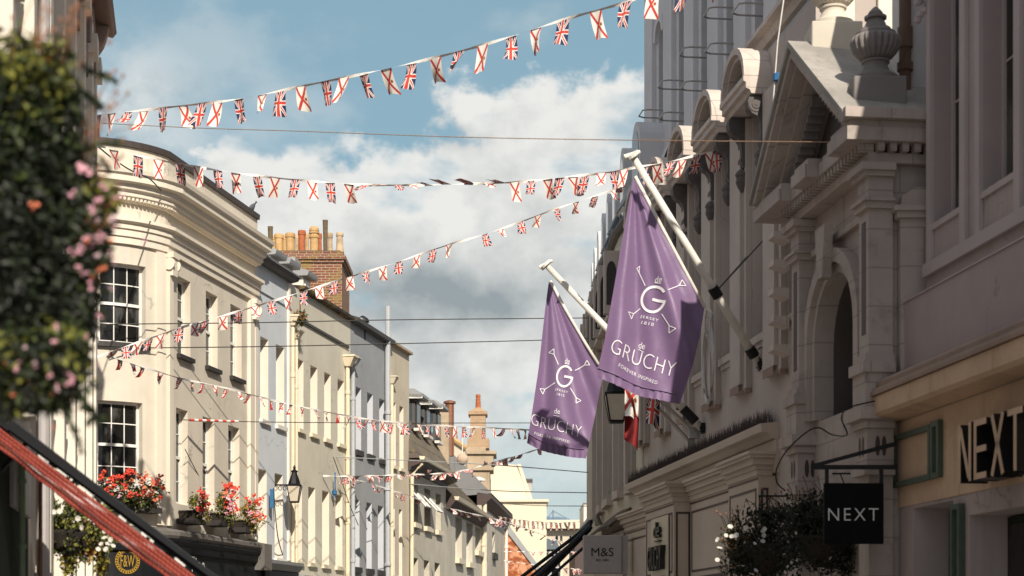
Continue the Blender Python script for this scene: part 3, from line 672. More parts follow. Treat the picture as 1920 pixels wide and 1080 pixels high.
def cream_house():
    w = WL
    cu = [(558, 569), (582, 595), (608, 620), (633, 645)]; cl = [(554, 566), (578, 591), (604, 617), (629, 642)]
    root, ua, ub, ops = house('cream_town_house', 'four-window-wide pale yellow cream town house under the red brick chimney', 546, 657, w.z(600, 568),
        [(cu, (582, 684), (582, 812)), (cl, (578, 912), (578, 1055))], 'yellow_cream_stucco', 'cream_trim', 'white_sash', 'cream_paint', shop_z=3.15)
    zt = w.z(600, 568)
    m = MB(); m.sweep(w, ua+2.2-1.6, ub, [(-.3, zt+.002), (.0, zt+.002), (.16, zt+.03), (.18, zt+.10), (-.2, zt+.14), (-.3, zt+.12)]); m.build('eave', 'mossy_slate', root)
    m = MB(); z1 = w.z(600, 655); m.wbox(w, w.u(566), w.u(652), .001, .05, w.z(566, 602)-.04, w.z(566, 602)+.03); m.build('cable_run', 'wire_dark', root)
    pipe(root, w, w.u(652, .08), .08, 0, w.z(652, 690), .06, 'cream_paint', hopper=.2, collars=5)
    # chimney stack
    x0, x1, y0, y1 = -7.6, (641-960)/F*48.0, 48.0, 50.2
    zt2 = EYE + (HY-472)*48/F
    m = MB(); m.box(x0, x1, y0, y1, 10.62, zt2-.30); m.box(x0-.05, x1+.05, y0-.05, y1+.05, zt2-.30, zt2-.22); m.box(x0-.10, x1+.10, y0-.10, y1+.10, zt2-.22, zt2-.10); m.box(x0-.04, x1+.04, y0-.04, y1+.04, zt2-.10, zt2)
    ch = m.build('chimney', 'red_brick', root)
    m = MB(); m.box(x0+.05, x1-.05, y0+.05, y1-.05, zt2, zt2+.05); m.build('flaunching', 'mossy_pot', ch)
    def pot(xp, yt, yb, wpx, mat, D=48.5, kind=0):
        k = D/F; c = px(xp, yb, D); c.z = zt2+.03; h = px(xp, yt, D).z - c.z; r = wpx/2*k
        if kind == 0: pr = [(r*.92, 0), (r, .04), (r*.9, .1), (r*.93, h-.14), (r*1.08, h-.12), (r*1.1, h-.04), (r, h), (r*.75, h), (r*.7, h-.1)]
        elif kind == 1: pr = [(r*1.15, 0), (r*.9, h*.35), (r*.78, h*.8), (r*.95, h*.84), (r*.98, h*.93), (r*.85, h), (r*.6, h), (r*.55, h-.08)]
        elif kind == 2: pr = [(r*.75, 0), (r*.85, h*.5), (r, h-.03), (r*1.05, h), (r*.7, h), (r*.6, h-.1)]
        else: pr = [(r*.8, 0), (r*.8, h*.55), (r*.95, h*.58), (r*.95, h*.66), (r*.8, h*.67), (r*.8, h*.72), (r, h*.74), (r, h*.79), (r*.85, h*.80), (r*.95, h*.84), (r*.9, h*.92), (r*.6, h), (r*.1, h)]
        mm = MB(); mm.lathe(c, pr, 16); mm.build('chimney_pot', mat, ch, smooth=False)
    for a in ((490, 443, 466, 13, 'terracotta', 49.6, 0), (507, 425, 466, 10, 'mossy_pot', 48.4, 2), (523, 439, 466, 16, 'buff_pot', 48.4, 0), (513, 442, 466, 11, 'buff_pot', 49.6, 0), (534, 442, 466, 9, 'buff_pot', 49.6, 0), (544, 437.5, 466, 17.5, 'buff_pot', 48.4, 0),
              (556, 440, 466, 8, 'streaked_pot', 49.6, 0), (566, 432.5, 468, 14, 'terracotta', 48.4, 0), (576, 439, 468, 7, 'buff_pot', 49.6, 0), (589, 425, 468, 20, 'buff_pot', 48.4, 3), (600, 438, 468, 8, 'terracotta', 49.6, 1), (610, 413, 468, 10, 'mossy_pot', 48.4, 2), (619, 437, 468, 11, 'streaked_pot', 49.4, 1), (637, 436.5, 470, 15, 'streaked_pot', 48.4, 1)):
        pot(*a)
    return root
cream_house()
def grey_house():
    w = WL
    cu = [(667, 677), (688.5, 699), (711, 721.5)]; cl = [(664, 674), (687, 697), (708.5, 719)]
    root, ua, ub, ops = house('grey_town_house', 'slate grey rendered town house with black window sills and a grey rainwater pipe', 657, 729, w.z(690, 624),
        [(cu, (667, 724), (667, 843)), (cl, (664, 935), (664, 1063))], 'grey_stucco', 'grey_reveal', 'grey_paint', 'dark_sill', gl='dark_glass', shop_z=3.0, sh=.16)
    zt = w.z(690, 624)
    m = MB(); m.sweep(w, ua, ub, [(-.3, zt+.002), (.0, zt+.002), (.20, zt+.03), (.22, zt+.14), (.16, zt+.16), (-.4, zt+.3)]); m.build('eave', 'slate_grey', root)
    pipe(root, w, w.u(662, .08), .08, 0, w.z(664, 690), .06, 'grey_paint', hopper=.16, collars=4)
    pipe(root, w, w.u(727, .12), .12, 0, w.z(728, 575, .12), .085, 'grey_paint', collars=5, name='vent_pipe')
    # little roof vent box
    m = MB(); c = px(672, 605, 50.5); m.box(c.x-.3, c.x+.12, c.y, c.y+.6, 10.4, c.z+.15); v = m.build('roof_box', 'lead_sheet', root)
    m = MB(); c = px(679, 600, 50.5); m.lathe((c.x, c.y+.2, c.z-.25), [(.09, -.3), (.09, .2), (.2, .22), (.17, .32), (.06, .4), (.01, .42)], 12); m.build('vent_cowl', 'black_iron', v)
grey_house()
def beige_house():
    w = WL
    root, ua, ub, ops = house('beige_town_house', 'narrow beige rendered town house at the far end of the three-storey terrace', 729, 767, w.z(747, 655),
        [([(736, 742), (749, 756.5)], (737, 754), (737, 873)), ([(733, 740), (748, 754)], (733, 950), (733, 1078))], 'beige_stucco', 'cream_trim', 'white_sash', 'cream_paint', shop_z=2.9)
    zt = w.z(747, 655)
    m = MB(); m.sweep(w, ua, ub-.02, [(-.3, zt+.002), (.0, zt+.002), (.14, zt+.03), (.14, zt+.10), (-.4, zt+.16)]); m.build('eave', 'old_stone', root)
    pipe(root, w, w.u(735, .06), .06, 0, w.z(736, 722), .05, 'cream_paint', hopper=.15)
beige_house()

# ---------------------------------------------------------------- mansard house and its neighbours
x55 = XL(Da); 
WM = Wall([(x55, Da), (x55+.1375*7.2, Da+7.2), (x55+.1375*7.2+.103*10.5, Da+17.7), (x55+.1375*7.2+.103*10.5+.07*9.5, Da+27.2)], 1)
def mansard_house():
    w = WM; ua, ub = 0.0, w.u(836)
    ze = w.z(790, 893)
    wins = [([(773.5, 784), (795.5, 807), (817, 826.5)], (776, 905), (776, 980)), ([(773, 784), (795, 805), (815, 825)], (775, 1045), (775, 1110))]
    ops = []
    for cs, (a, b), (c, d) in wins:
        for xa, xb in cs: ops.append((w.u(xa), w.u(xb), w.z(c, d), w.z(a, b)))
    root = thing('mansard_house', w.p(0, 0, 0), 'stone coloured house with brown slate mansard roof and three dormers', 'house')
    m = MB(); wall_panel(m, w, ua, ub, 0, ze, ops, reveal=.3); body(m, w, ua, ub, 0, ze, .3, 7); m.build('wall', 'stone_render', root)
    for i, o in enumerate(ops):
        wo = sash(root, w, o, -.27, 1, 2, frame='white_sash', gl='dark_glass', sill=True, sill_mat='cream_paint', sp=.12, sh=.16)
        if i < 2:   # top-hung casement standing open
            u0, u1, za, zb = o; zm = zb - .12; hh = (zb-za)*.5
            k = MB(); q = [w.p(u0+.05, -.2, zm), w.p(u1-.05, -.2, zm), w.p(u1-.05, .42, zm-hh), w.p(u0+.05, .42, zm-hh)]
            for a, b in ((0,1), (1,2), (2,3), (3,0)): k.tube([q[a], q[b]], .035, 4)
            cs = k.build('casement', 'white_sash', wo); g = MB(); g.quad(*q); g.build('casement_pane', 'blue_glass', cs)
    zg = w.z(775, 866)    # gutter height
    m = MB(); m.sweep(w, ua, ub, [(-.2, ze+.002), (.08, ze+.002), (.10, zg-.25), (.42, zg-.12), (.42, zg-.02), (-.2, zg)]); m.build('eave', 'trim_brown', root)
    m = MB(); m.sweep(w, ua-.02, ub+.02, [(.40, zg-.02), (.54, zg-.02), (.57, zg+.08), (.38, zg+.10)]); m.build('gutter', 'cream_paint', root)
    zr = w.z(775, 738, -.9)
    m = MB(); A = [w.p(ua+.1, .36, zg+.05), w.p(ub, .36, zg+.05), w.p(ub, -1.25, zr-.1), w.p(ua+.1, -1.25, zr-.1)]; B = [w.p(ua+.1, -6.5, zr+.2), w.p(ub, -6.5, zr+.2)]; C = [w.p(ua+.1, -6.5, zg), w.p(ub, -6.5, zg)]
    m.add(A, [(0,1,2,3)]); m.add([A[3], A[2], B[1], B[0]], [(0,1,2,3)]); m.add([A[0], A[3], B[0], C[0]], [(0,1,2,3)]); m.add([A[1], A[2], B[1], C[1]], [(0,1,2,3)]); m.build('roof', 'mansard_slate', root)
    for xr, yt, yb in ((788, 742, 808), (806, 754, 820), (826, 762, 831)):
        nf = -.18; uc = w.u(xr, nf) - .45; D = w.p(uc, nf, 0).y; zt, z0 = EYE+(HY-yt)*D/F, EYE+(HY-yb)*D/F
        q = MB(); q.wbox(w, uc-.42, uc+.42, -1.7, nf-.02, z0+.02, zt-.15); d = q.build('dormer', 'slate_grey', root)
        q = MB(); q.sweep(w, uc-.62, uc+.58, [(-1.8, zt-.02), (nf+.22, zt-.15), (nf+.28, zt-.10), (nf+.28, zt), (nf, zt+.16), (-1.8, zt+.2)]); q.build('dormer_roof', 'lead_sheet', d)
        q = MB(); q.wbox(w, uc-.62, uc-.625+.012, nf-.8, nf+.28, zt-.17, zt-.02); q.build('bargeboard', 'white_paint', d)
        q = MB(); q.wbox(w, uc-.36, uc+.36, nf-.015, nf+.03, z0+.1, zt-.25); wn = q.build('window', 'dark_sill', d)
        q = MB(); q.quad(w.p(uc-.3,nf+.035,z0+.2), w.p(uc+.3,nf+.035,z0+.2), w.p(uc+.3,nf+.035,zt-.32), w.p(uc-.3,nf+.035,zt-.32)); q.build('pane', 'dark_glass', wn)
        q = MB(); q.wbox(w, uc-.424, uc-.421, -1.0, nf-.12, z0+.3, zt-.3); q.build('side_light', 'blue_glass', d)
        q = MB(); q.wbox(w, uc-.46, uc+.46, nf-.05, nf+.12, z0-.04, z0+.05); q.build('apron', 'white_paint', d)
    o = MB(); u = w.u(771, .12)
    o.tube([w.p(.18, .5, zg+.02), w.p(.18, .42, zg-.15), w.p(.10, .12, zg-.5), w.p(.10, .10, 0)], .06, 8); o.build('downpipe', 'cream_paint', root)
    # brick party stacks behind
    m = MB(); c = px(829, 773, 64); m.box(c.x-.55, c.x+.25, 64, 65, 8, c.z); k = m.build('chimney', 'old_stone', root)
    m = MB(); m.lathe((px(826,773,64.4).x, 64.4, c.z), [(.12, 0), (.1, .18), (.13, .2), (.1, .28)], 10); m.build('chimney_pot', 'terracotta', k)
    m = MB(); c = px(843, 790, 66); m.tube([(c.x, 66, 8.5), (c.x, 66, px(843,757,66).z)], .17, 12); m.lathe((c.x, 66, px(843,757,66).z), [(.24, 0), (.24, .08), (.05, .14)], 12); m.build('flue_pipe', 'copper_pipe', root)
mansard_house()
def low_house():
    w = WM; ua, ub = w.u(836)+.02, w.u(903)
    zw = w.z(850, 962); ops = []
    for xa, xb, yb in ((854, 866, 1046), (874.5, 886, 1054), (891, 901, 1032)): ops.append((w.u(xa), w.u(xb), w.z(xa, yb), w.z(856, 967)-.02))
    root = thing('low_slate_house', w.p(ua, 0, 0), 'low grey beige house with steep dark mossy slate roof and tall white windows', 'house')
    m = MB(); wall_panel(m, w, ua, ub, 0, zw, ops, reveal=.3); body(m, w, ua, ub, 0, zw, .3, 7); m.build('wall', 'stone_render', root)
    for o in ops: sash(root, w, o, -.27, 1, 2, gl='grey_glass', sill=True, sill_mat='cream_paint', sp=.16, sh=.2)
    m = MB(); m.sweep(w, ua, ub, [(-.2, zw+.002), (.1, zw+.002), (.34, zw+.3), (.34, zw+.42), (-.2, zw+.5)]); m.build('eave', 'trim_brown', root)
    m = MB(); m.sweep(w, ua, ub, [(.33, zw+.34), (.46, zw+.34), (.5, zw+.47), (.30, zw+.47)]); m.build('gutter', 'cream_paint', root)
    zr = EYE + (HY-884)*63.5/F
    m = MB(); zr = EYE + (HY-880)*73/F; A = [w.p(ua, .3, zw+.45), w.p(ub, .3, zw+.45), w.p(ub, -1.7, zr), w.p(ua, -1.7, zr)]; B = [w.p(ub, -4.5, zw+.7), w.p(ua, -4.5, zw+.7)]
    m.add(A, [(0,1,2,3)]); m.add([A[3], A[2], B[0], B[1]], [(0,1,2,3)]); m.add([A[1], A[2], B[0]], [(0,1,2)]); m.add([A[0], A[3], B[1]], [(0,1,2)]); m.build('roof', 'mossy_slate', root)
    pipe(root, w, ub-.15, .1, 0, zw+.1, .09, 'cream_paint', hopper=.25)
low_house()
def end_house():
    w = WM; ua, ub = w.u(903)+.02, w.u(946)
    zw = w.z(925, 966); o = (w.u(923), w.u(928), w.z(923, 1036), w.z(923, 996))
    root = thing('grey_end_house', w.p(ua, 0, 0), 'plain grey house with one small window at the end of the row', 'house')
    m = MB(); wall_panel(m, w, ua, ub, 0, zw, [o], reveal=.25); body(m, w, ua, ub, 0, zw, .25, 7); m.build('wall', 'stone_render', root)
    sash(root, w, o, -.22, 1, 2, sill=True, sp=.15, sh=.3)
    m = MB(); m.sweep(w, ua, ub, [(-.2, zw+.002), (.05, zw+.002), (.42, zw+.30), (.42, zw+.46), (-.2, zw+.55)]); m.build('eave', 'trim_brown', root)
    m = MB(); A = [w.p(ua, .44, zw+.50), w.p(ub, .44, zw+.50), w.p(ub-.4, -2.0, zw+2.4), w.p(ua, -2.0, zw+3.0)]; B = [w.p(ua, -6.5, zw), w.p(ub, -6.5, zw)]
    m.add(A, [(0,1,2,3)]); m.add([A[3], A[2], B[1], B[0]], [(0,1,2,3)]); m.add([A[1], A[2], B[1]], [(0,1,2)]); m.add([A[0], A[3], B[0]], [(0,1,2)]); m.build('roof', 'lead_dark', root)
    pipe(root, w, ua+.2, .12, 0, zw+.4, .09, 'cream_paint', collars=3)
    pipe(root, w, ub-.1, .1, 0, zw-.2, .08, 'white_paint', hopper=.22)
    m = MB(); c = w.p(ua+.9, -.2, zw+1.1); m.lathe(c, [(.08, -.6), (.08, 0), (.3, .02), (.3, .1), (.05, .2)], 10); m.build('roof_vent', 'white_paint', root)
end_house()
def back_buildings():
    # stone chimney house rising behind the low slate roofs
    D = 90; P = lambda x, y, d=D: px(x, y, d)
    root = thing('stone_chimney_house', (P(885, 1000).x, D, 0), 'old stone house gable carrying a tall brick chimney stack', 'house')
    m = MB(); a, b = P(846, 1100), P(918, 848); m.box(a.x, b.x, D, D+6, 0, P(0, 882).z); m.box(a.x, b.x+.2, D-.15, D+2.2, P(0,882).z, P(0, 848).z); m.box(a.x+.6, b.x-.2, D-.05, D+2, P(0,848).z, P(0,838).z)
    m.box(a.x-.1, b.x+.35, D-.3, D+2.4, P(0,852).z, P(0,846).z); m.build('wall', 'old_stone', root)
    m = MB(); x0, x1 = P(881.5, 0).x, P(910, 0).x; m.box(x0-.15, x1+.2, D, D+1.4, P(0,840).z, P(0,822).z); m.box(x0, x1, D+.05, D+1.3, P(0,822).z, P(0,777).z); m.box(x0-.1, x1+.1, D-.05, D+1.4, P(0,777).z, P(0,771).z)
    m.hexa([(x0,D+.1,P(0,771).z), (x1,D+.1,P(0,771).z), (x1,D+1.3,P(0,771).z), (x0,D+1.3,P(0,771).z), (x0+.25,D+.4,P(0,762).z), (x1-.25,D+.4,P(0,762).z), (x1-.25,D+1,P(0,762).z), (x0+.25,D+1,P(0,762).z)]); k = m.build('chimney', 'tan_brick', root)
    m = MB(); m.lathe((P(896,0).x, D+.7, P(0,763).z), [(.15, 0), (.12, .55), (.1, .62)], 12); m.lathe((P(896,0).x, D+.7, P(0,763).z), [(.145, 0), (.11, .6), (.13, .62), (.12, .75)], 12); m.build('chimney_pot', 'terracotta', k)
    # buff gable in front of it, lower left
    root = thing('buff_gable_house', (P(850, 0, 84).x, 84, 0), 'buff gable wall with sloping yellow brick coping behind the mansard', 'house')
    d = 84; A = [P(815, 1000, d), P(876, 1000, d), P(872, 838, d), P(825, 800, d), P(815, 790, d)]; A[0].z = A[1].z = 0; m = MB(); m.prism(A, [p+Vector((0, 4, 0)) for p in A]); m.build('wall', 'beige_stucco', root)
    m = MB(); m.tube([P(824, 805, d-.1), P(874, 840, d-.1)], .13, 6); m.build('coping', 'buff_pot', root)
    m = MB(); q = P(838, 0, d); m.box(P(818.5,0,d).x, P(841,0,d).x, d+.5, d+1.6, 9, P(0,774,d).z); m.box(P(840,0,d).x, P(852,0,d).x, d+.5, d+1.5, 9, P(0,797,d).z); m.build('chimney', 'old_stone', root)
    # big cream block
    D = 104; P = lambda x, y, d=D: px(x, y, d)
    root = thing('cream_gable_block', (P(960,0).x, D, 0), 'large plain cream block with a tall sloping gable lit by the sun', 'building')
    m = MB(); A = [P(920, 948), P(1000, 948), P(995, 940), P(968, 872), P(920, 866)]; m.prism(A, [p+Vector((0,6,0)) for p in A]); m.build('gable', 'block_cream', root)
    m = MB(); A = [P(969.5, 870, D-.05), P(976, 870, D-.05), P(1001, 944, D-.05), P(994, 944, D-.05)]; m.prism(A, [p+Vector((0,6.2,0)) for p in A]); m.build('verge', 'block_cream', root)
    m = MB(); m.box(P(905,0).x, P(1024,0).x, D-1.2, D+10, 0, P(0,944).z); m.build('wall', 'block_cream', root)
    m = MB(); m.box(P(905,0).x-.1, P(1024,0).x+.12, D-1.4, D+10, P(0,944).z, P(0,939.5).z); m.build('coping', 'cream_paint', root)
    m = MB(); m.box(P(985,0).x, P(998,0).x, D+2, D+5, P(0,945).z, P(0,896).z); k = m.build('roof_turret', 'sign_grey', root)
    m = MB(); m.box(P(982,0).x, P(999.5,0).x, D+1.8, D+5.2, P(0,896).z, P(0,892.5).z); m.build('turret_roof', 'slate_grey', k)
    # orange lichened tile gable
    d = 92; root = thing('orange_roof_house', (P(960,0,d).x, d, 0), 'house end covered in orange and pink lichened tiles under a sloping lead verge', 'house')
    A = [P(942, 1200, d), P(1030, 1200, d), P(1014, 1078, d), P(943, 985, d)]; A[0].z = A[1].z = 0; m = MB(); m.prism(A, [p+Vector((0,3,0)) for p in A]); m.build('roof', 'orange_lichen_tile', root)
    m = MB(); B = [P(943, 975, d-.1), P(947, 975, d-.1), P(1020, 1074, d-.1), P(1012, 1077, d-.1), P(943, 988, d-.1)]; m.prism(B, [p+Vector((0,3.1,0)) for p in B]); m.build('verge', 'lead_sheet', root)
    # beige block closing the street
    D = 130; P = lambda x, y, d=D: px(x, y, d)
    root = thing('far_beige_building', (P(1060,0).x, D, 0), 'flat roofed beige building closing the end of the street', 'building')
    m = MB(); m.box(P(1022,0).x, P(1110,0).x, D, D+8, 0, P(0, 994).z); m.build('wall', 'beige_stucco', root)
    m = MB(); m.box(P(1022,0).x, P(1112,0).x, D-.8, D+8, P(0,992).z, P(0,976).z); m.build('roof_slab', 'block_cream', root)
    for xw in (1044, 1052.5, 1070, 1086):
        m = MB(); m.box(P(xw-3,0).x, P(xw+3,0).x, D-.05, D+.02, P(0,1014).z, P(0,1004).z); q = m.build('window', 'white_sash', root)
        m = MB(); m.box(P(xw-2.4,0).x, P(xw+2.4,0).x, D-.07, D-.051, P(0,1013.4).z, P(0,1004.6).z); m.build('pane', 'dark_glass', q)
    d = 118; root = thing('teal_roof_house', (P(1040,0,d).x, d, 0), 'small house with blue grey slate roof and dark top windows near the street end', 'house')
    A = [P(1022,1030,d), P(1050,1030,d), P(1044,1013,d), P(1022,1009,d)]; m = MB(); m.prism(A, [p+Vector((0,4,0)) for p in A]); m.build('roof', 'teal_roof', root)
    m = MB(); a, b = P(1022,0,d), P(1056,0,d); m.box(a.x, b.x, d+.2, d+4, 0, P(0,1030,d).z); m.build('wall', 'sign_grey', root)
    for xw in (1028, 1036, 1044):
        m = MB(); m.box(P(xw-2.5,0,d).x, P(xw+2.5,0,d).x, d+.14, d+.19, P(0,1043,d).z, P(0,1031.5,d).z); m.build('window', 'dark_glass', root)
    m = MB(); m.box(P(1050.5,0,d).x, P(1055,0,d).x, d-.3, d-.05, 0, P(0,1020,d).z); m.build('corner_pier', 'block_cream', root)
    d = 100; root = thing('far_white_building', (P(1100,0,d).x, d, 0), 'white building edge showing beside the curved corner store', 'building')
    m = MB(); m.box(P(1094.5,0,d).x, P(1130,0,d).x, d, d+6, 0, P(0,944,d).z); m.build('wall', 'white_stucco', root)
    m = MB(); m.box(P(1094,0,d).x, P(1131,0,d).x, d-.1, d+6.1, P(0,944,d).z, P(0,942,d).z); m.build('coping', 'lead_sheet', root)
    m = MB(); d = 80; m.box(P(1078,0,d).x, P(1112,0,d).x, d, d+8, 0, P(0,1002,d).z); k = thing('dark_shuttered_shop', (P(1095,0,d).x, d, 0), 'dark boarded shop front behind the black awning arms', 'shop'); m.build('wall', 'trim_brown', k)
    m = MB(); A = [P(1076,1004,d-.3), P(1113,1004,d-.3), P(1113,972,d-.3), P(1100,972,d-.3)]; m.prism(A, [p+Vector((0,8,0)) for p in A]); m.build('roof', 'slate_grey', k)
    # distant hill
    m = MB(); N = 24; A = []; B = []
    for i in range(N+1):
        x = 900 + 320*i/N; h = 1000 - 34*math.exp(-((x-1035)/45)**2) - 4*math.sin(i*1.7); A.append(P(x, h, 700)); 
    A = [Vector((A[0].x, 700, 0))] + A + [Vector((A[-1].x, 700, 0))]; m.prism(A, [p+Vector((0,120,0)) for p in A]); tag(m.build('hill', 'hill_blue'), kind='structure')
    mast = MB(); d = 690; mast.tube([P(1037, 985, d), P(1037, 956, d)], .25, 5); 
    for s in (-14, 34): mast.tube([P(1037, 958, d), P(1037+s, 976, d)], .14, 4)
    tag(mast.build('hill_mast', 'hill_blue', loc=P(1037, 985, d)), 'thin pale guyed mast on the distant blue hill', 'mast')
back_buildings()
# ================================================================== right side of the street
XR = lambda D: 7.46 - .128*D
WR = Wall([(XR(8), 8), (XR(40), 40)], -1)
uR = lambda D: (D-8)*math.sqrt(1+.128**2)
UD = (WR.P[1]-WR.P[0]).normalized(); XD = -UD; ZD = Vector((0, 0, 1))     # reading direction on the right-hand walls

def clothing_store():
    w = WR; root = thing('clothing_store', w.p(uR(20), 0, 0), 'mauve rendered shop building with tall recessed windows, projecting canopy and big dark letters', 'building')
    ops = [(uR(a), uR(b), 6.38, 10.6) for a, b in ((19.03, 19.88), (17.6, 18.46), (16.2, 17.03), (14.8, 15.6), (13.4, 14.2), (12, 12.8))]
    u0, u1 = uR(8), uR(20.12)
    m = MB(); wall_panel(m, w, u0, u1, 5.55, 11.0, ops, reveal=.28); body(m, w, u0, u1, 5.55, 11.0, .28, 8); m.build('wall', 'mauve_stucco', root)
    for o in ops:
        sash(root, w, o, -.26, 1, 3, frame='mauve_trim', gl='dark_glass', sill=True, sill_mat='mauve_trim', sp=.03, sh=.07, split=False, so=.0)
        for a, b, n in ((o[0]-.17, o[0]-.02, .05), (o[1]+.0, o[1]+.12, .05)):
            m = MB(); m.wbox(w, a, b, .001, n, 5.95, 10.9); m.build('pilaster_strip', 'mauve_trim', root)
    m = MB(); m.wbox(w, u0, u1-.02, .001, .06, 5.80, 5.95); m.build('sill_band', 'mauve_trim', root)
    m = MB(); m.sweep(w, u0, u1, [(-.1, 11.002), (.05, 11.002), (.10, 11.06), (.10, 11.12), (-.3, 11.15)]); m.build('cornice', 'mauve_trim', root)
    # leafy bracket high on the corner
    m = MB(); c = w.p(u1-.06, .06, 9.02); 
    for k in range(16): m.lathe(c + Vector((random.uniform(-.1,.06), random.uniform(-.08,.05), random.uniform(-.05,.35)-k*.012)), [(.0,-.05),(.045,-.02),(.05,.02),(.0,.05)], 7)
    m.build('carved_bracket', 'mauve_trim', root)
    # thicker lower wall
    n = .20; ul = uR(21.0)
    lo = [(uR(18.8), uR(20.0), 0, 3.08), (uR(15.9), uR(18.35), 0, 2.88), (uR(12.5), uR(15.2), 0, 2.88)]
    m = MB(); wall_panel(m, w, u0, ul, 0, 5.54, lo, n=n, reveal=.5, rmi=1); body(m, w, u0, ul, 0, 5.54, .5, 8, n=n)
    m.wbox(w, u0, ul+.001, n+.002, n+.012, 3.12, 4.14, 2); m.build('lower_wall', ['mauve_stucco', 'mauve_trim', 'orange_lit_face'], root)
    m = MB(); m.sweep(w, u0, ul, [(.19, 5.541), (n+.02, 5.541), (n-.03, 5.58), (-.02, 5.60)]); m.build('offset_band', 'mauve_trim', root)
    for o in lo:
        g = MB(); g.wbox(w, o[0]+.02, o[1]-.02, n-.47, n-.42, 0, o[3]-.02); q = g.build('shop_window', 'deep_green', root)
        g = MB(); g.wbox(w, o[0]+.08, o[1]-.08, n-.43, n-.41, .1, o[3]-.1); g.build('pane', 'shop_glass', q)
    # canopy
    m = MB(); m.sweep(w, u0, uR(20.4), [(n+.013, 4.66), (.50, 4.62), (.53, 4.58), (.53, 4.53), (.58, 4.51), (.60, 4.47), (.60, 4.43), (n+.013, 4.42)]); cp = m.build('canopy', 'brown_eave', root)
    m = MB(); m.sweep(w, u0, uR(20.4), [(n+.013, 4.418), (.57, 4.418), (.57, 4.22), (.52, 4.18), (n+.013, 4.15)]); m.build('canopy_fascia', 'orange_lit_face', cp)
    # green framed panel
    def frame(D0, D1, z0, z1, t=.06, tt=None):
        a, b = uR(D0), uR(D1); k = MB(); n0, n1 = n+.013, n+.075
        k.wbox(w, a, a+t, n0, n1, z0, z1); k.wbox(w, b-t, b, n0, n1, z0, z1); k.wbox(w, a+t, b-t, n0, n1, z0, z0+t); k.wbox(w, a+t, b-t, n0, n1, z1-t, z1)
        k.build('panel_frame', 'frame_green', root)
    frame(19.32, 20.55, 3.36, 3.98); frame(19.06, 19.30, 3.36, 4.00)
    frame(18.46, 18.72, 0, 3.02)
    m = MB(); m.wbox(w, uR(20.62), uR(20.74), n+.001, n+.06, 0, 3.95); m.build('corner_trim', 'deep_green', root)
    # the big letters
    zc = 3.47; hh = .60; Dn = 17.80
    for i, ch in enumerate('NEXT'):
        k = MB(); O = w.p(uR(Dn - i*.41) - .17, n+.20, zc)
        t = .062; wd = .34; de = .15
        def bar(x0, z0, x1, z1, th):
            d = Vector((x1-x0, z1-z0)); q = Vector((-d.y, d.x)).normalized()*th/2
            pts = [(x0-q.x, z0-q.y), (x1-q.x, z1-q.y), (x1+q.x, z1+q.y), (x0+q.x, z0+q.y)]
            A = [O + XD*a + ZD*b + w.sn[0]*-de for a, b in pts]; B = [O + XD*a + ZD*b + w.sn[0]*de for a, b in pts]; k.prism(A, B)
        H = hh/2; x = wd/2
        if ch == 'N': bar(-x+t/2, -H, -x+t/2, H, t); bar(x-t/2, -H, x-t/2, H, t); bar(-x+t, H-.04, x-t, -H+.04, t*.98)
        if ch == 'E': bar(-x+t/2, -H, -x+t/2, H, t); [bar(-x+t+.001, z, x-.03, z, t) for z in (-H+t/2, 0, H-t/2)]
        if ch == 'X': bar(-x+.04, -H, x-.04, H, t*.99); bar(-x+.04, H, x-.04, -H, t*1.01)
        if ch == 'T': bar(0, -H, 0, H-t-.001, t); bar(-x, H-t/2, x, H-t/2, t)
        lt_ = k.build('letter', 'letter_black', root)
        k2 = MB(); off = w.sn[0]*(2*de - .004 + .006); k2.v = [tuple(Vector(p) + w.sn[0]*(.004 if (Vector(p)-O).dot(w.sn[0]) > 0 else 2*de-.003)) for p in k.v]; k2.f = k.f; k2.mi = k.mi
        k2.build('letter_face', 'orange_lit_face', lt_)  # orange reflection on the letter fronts is put into their colour
clothing_store()

def hanging_sign():
    D = 19.95; P = lambda x, y, d=D: px(x, y, d)
    c = P(1600, 875); root = thing('hanging_sign', c, 'square black hanging shop sign with four thin white capital letters', 'sign')
    m = MB(); a, b = P(1544.5, 1020), P(1656, 906); m.box(a.x, b.x, D-.03, D+.03, a.z, b.z); bd = m.build('board', 'sign_black', root, bevel=.006)
    m = MB(); text_on(m, 'NEXT', P(1600, 964.5, D-.034), Vector((1,0,0)), ZD, width=(1647-1553)*D/F, height=23*D/F, offset=-.012, spacing=1.25, extrude=.002); m.build('lettering', 'letter_white', bd, recalc=False)
    m = MB(); m.box(P(1520,0).x, P(1682,0).x, D-.025, D+.025, P(0,880).z, P(0,872).z)
    m.hexa([P(1520,878,D-.02), P(1682,836,D-.02), P(1682,836,D+.02), P(1520,878,D+.02), P(1520,871,D-.02), P(1682,827,D-.02), P(1682,827,D+.02), P(1520,871,D+.02)])
    for x in (1550, 1652): m.box(P(x-3.5,0).x, P(x+3.5,0).x, D-.02, D+.02, P(0,907).z, P(0,872).z)
    m.build('bracket', 'black_iron', root)
hanging_sign()

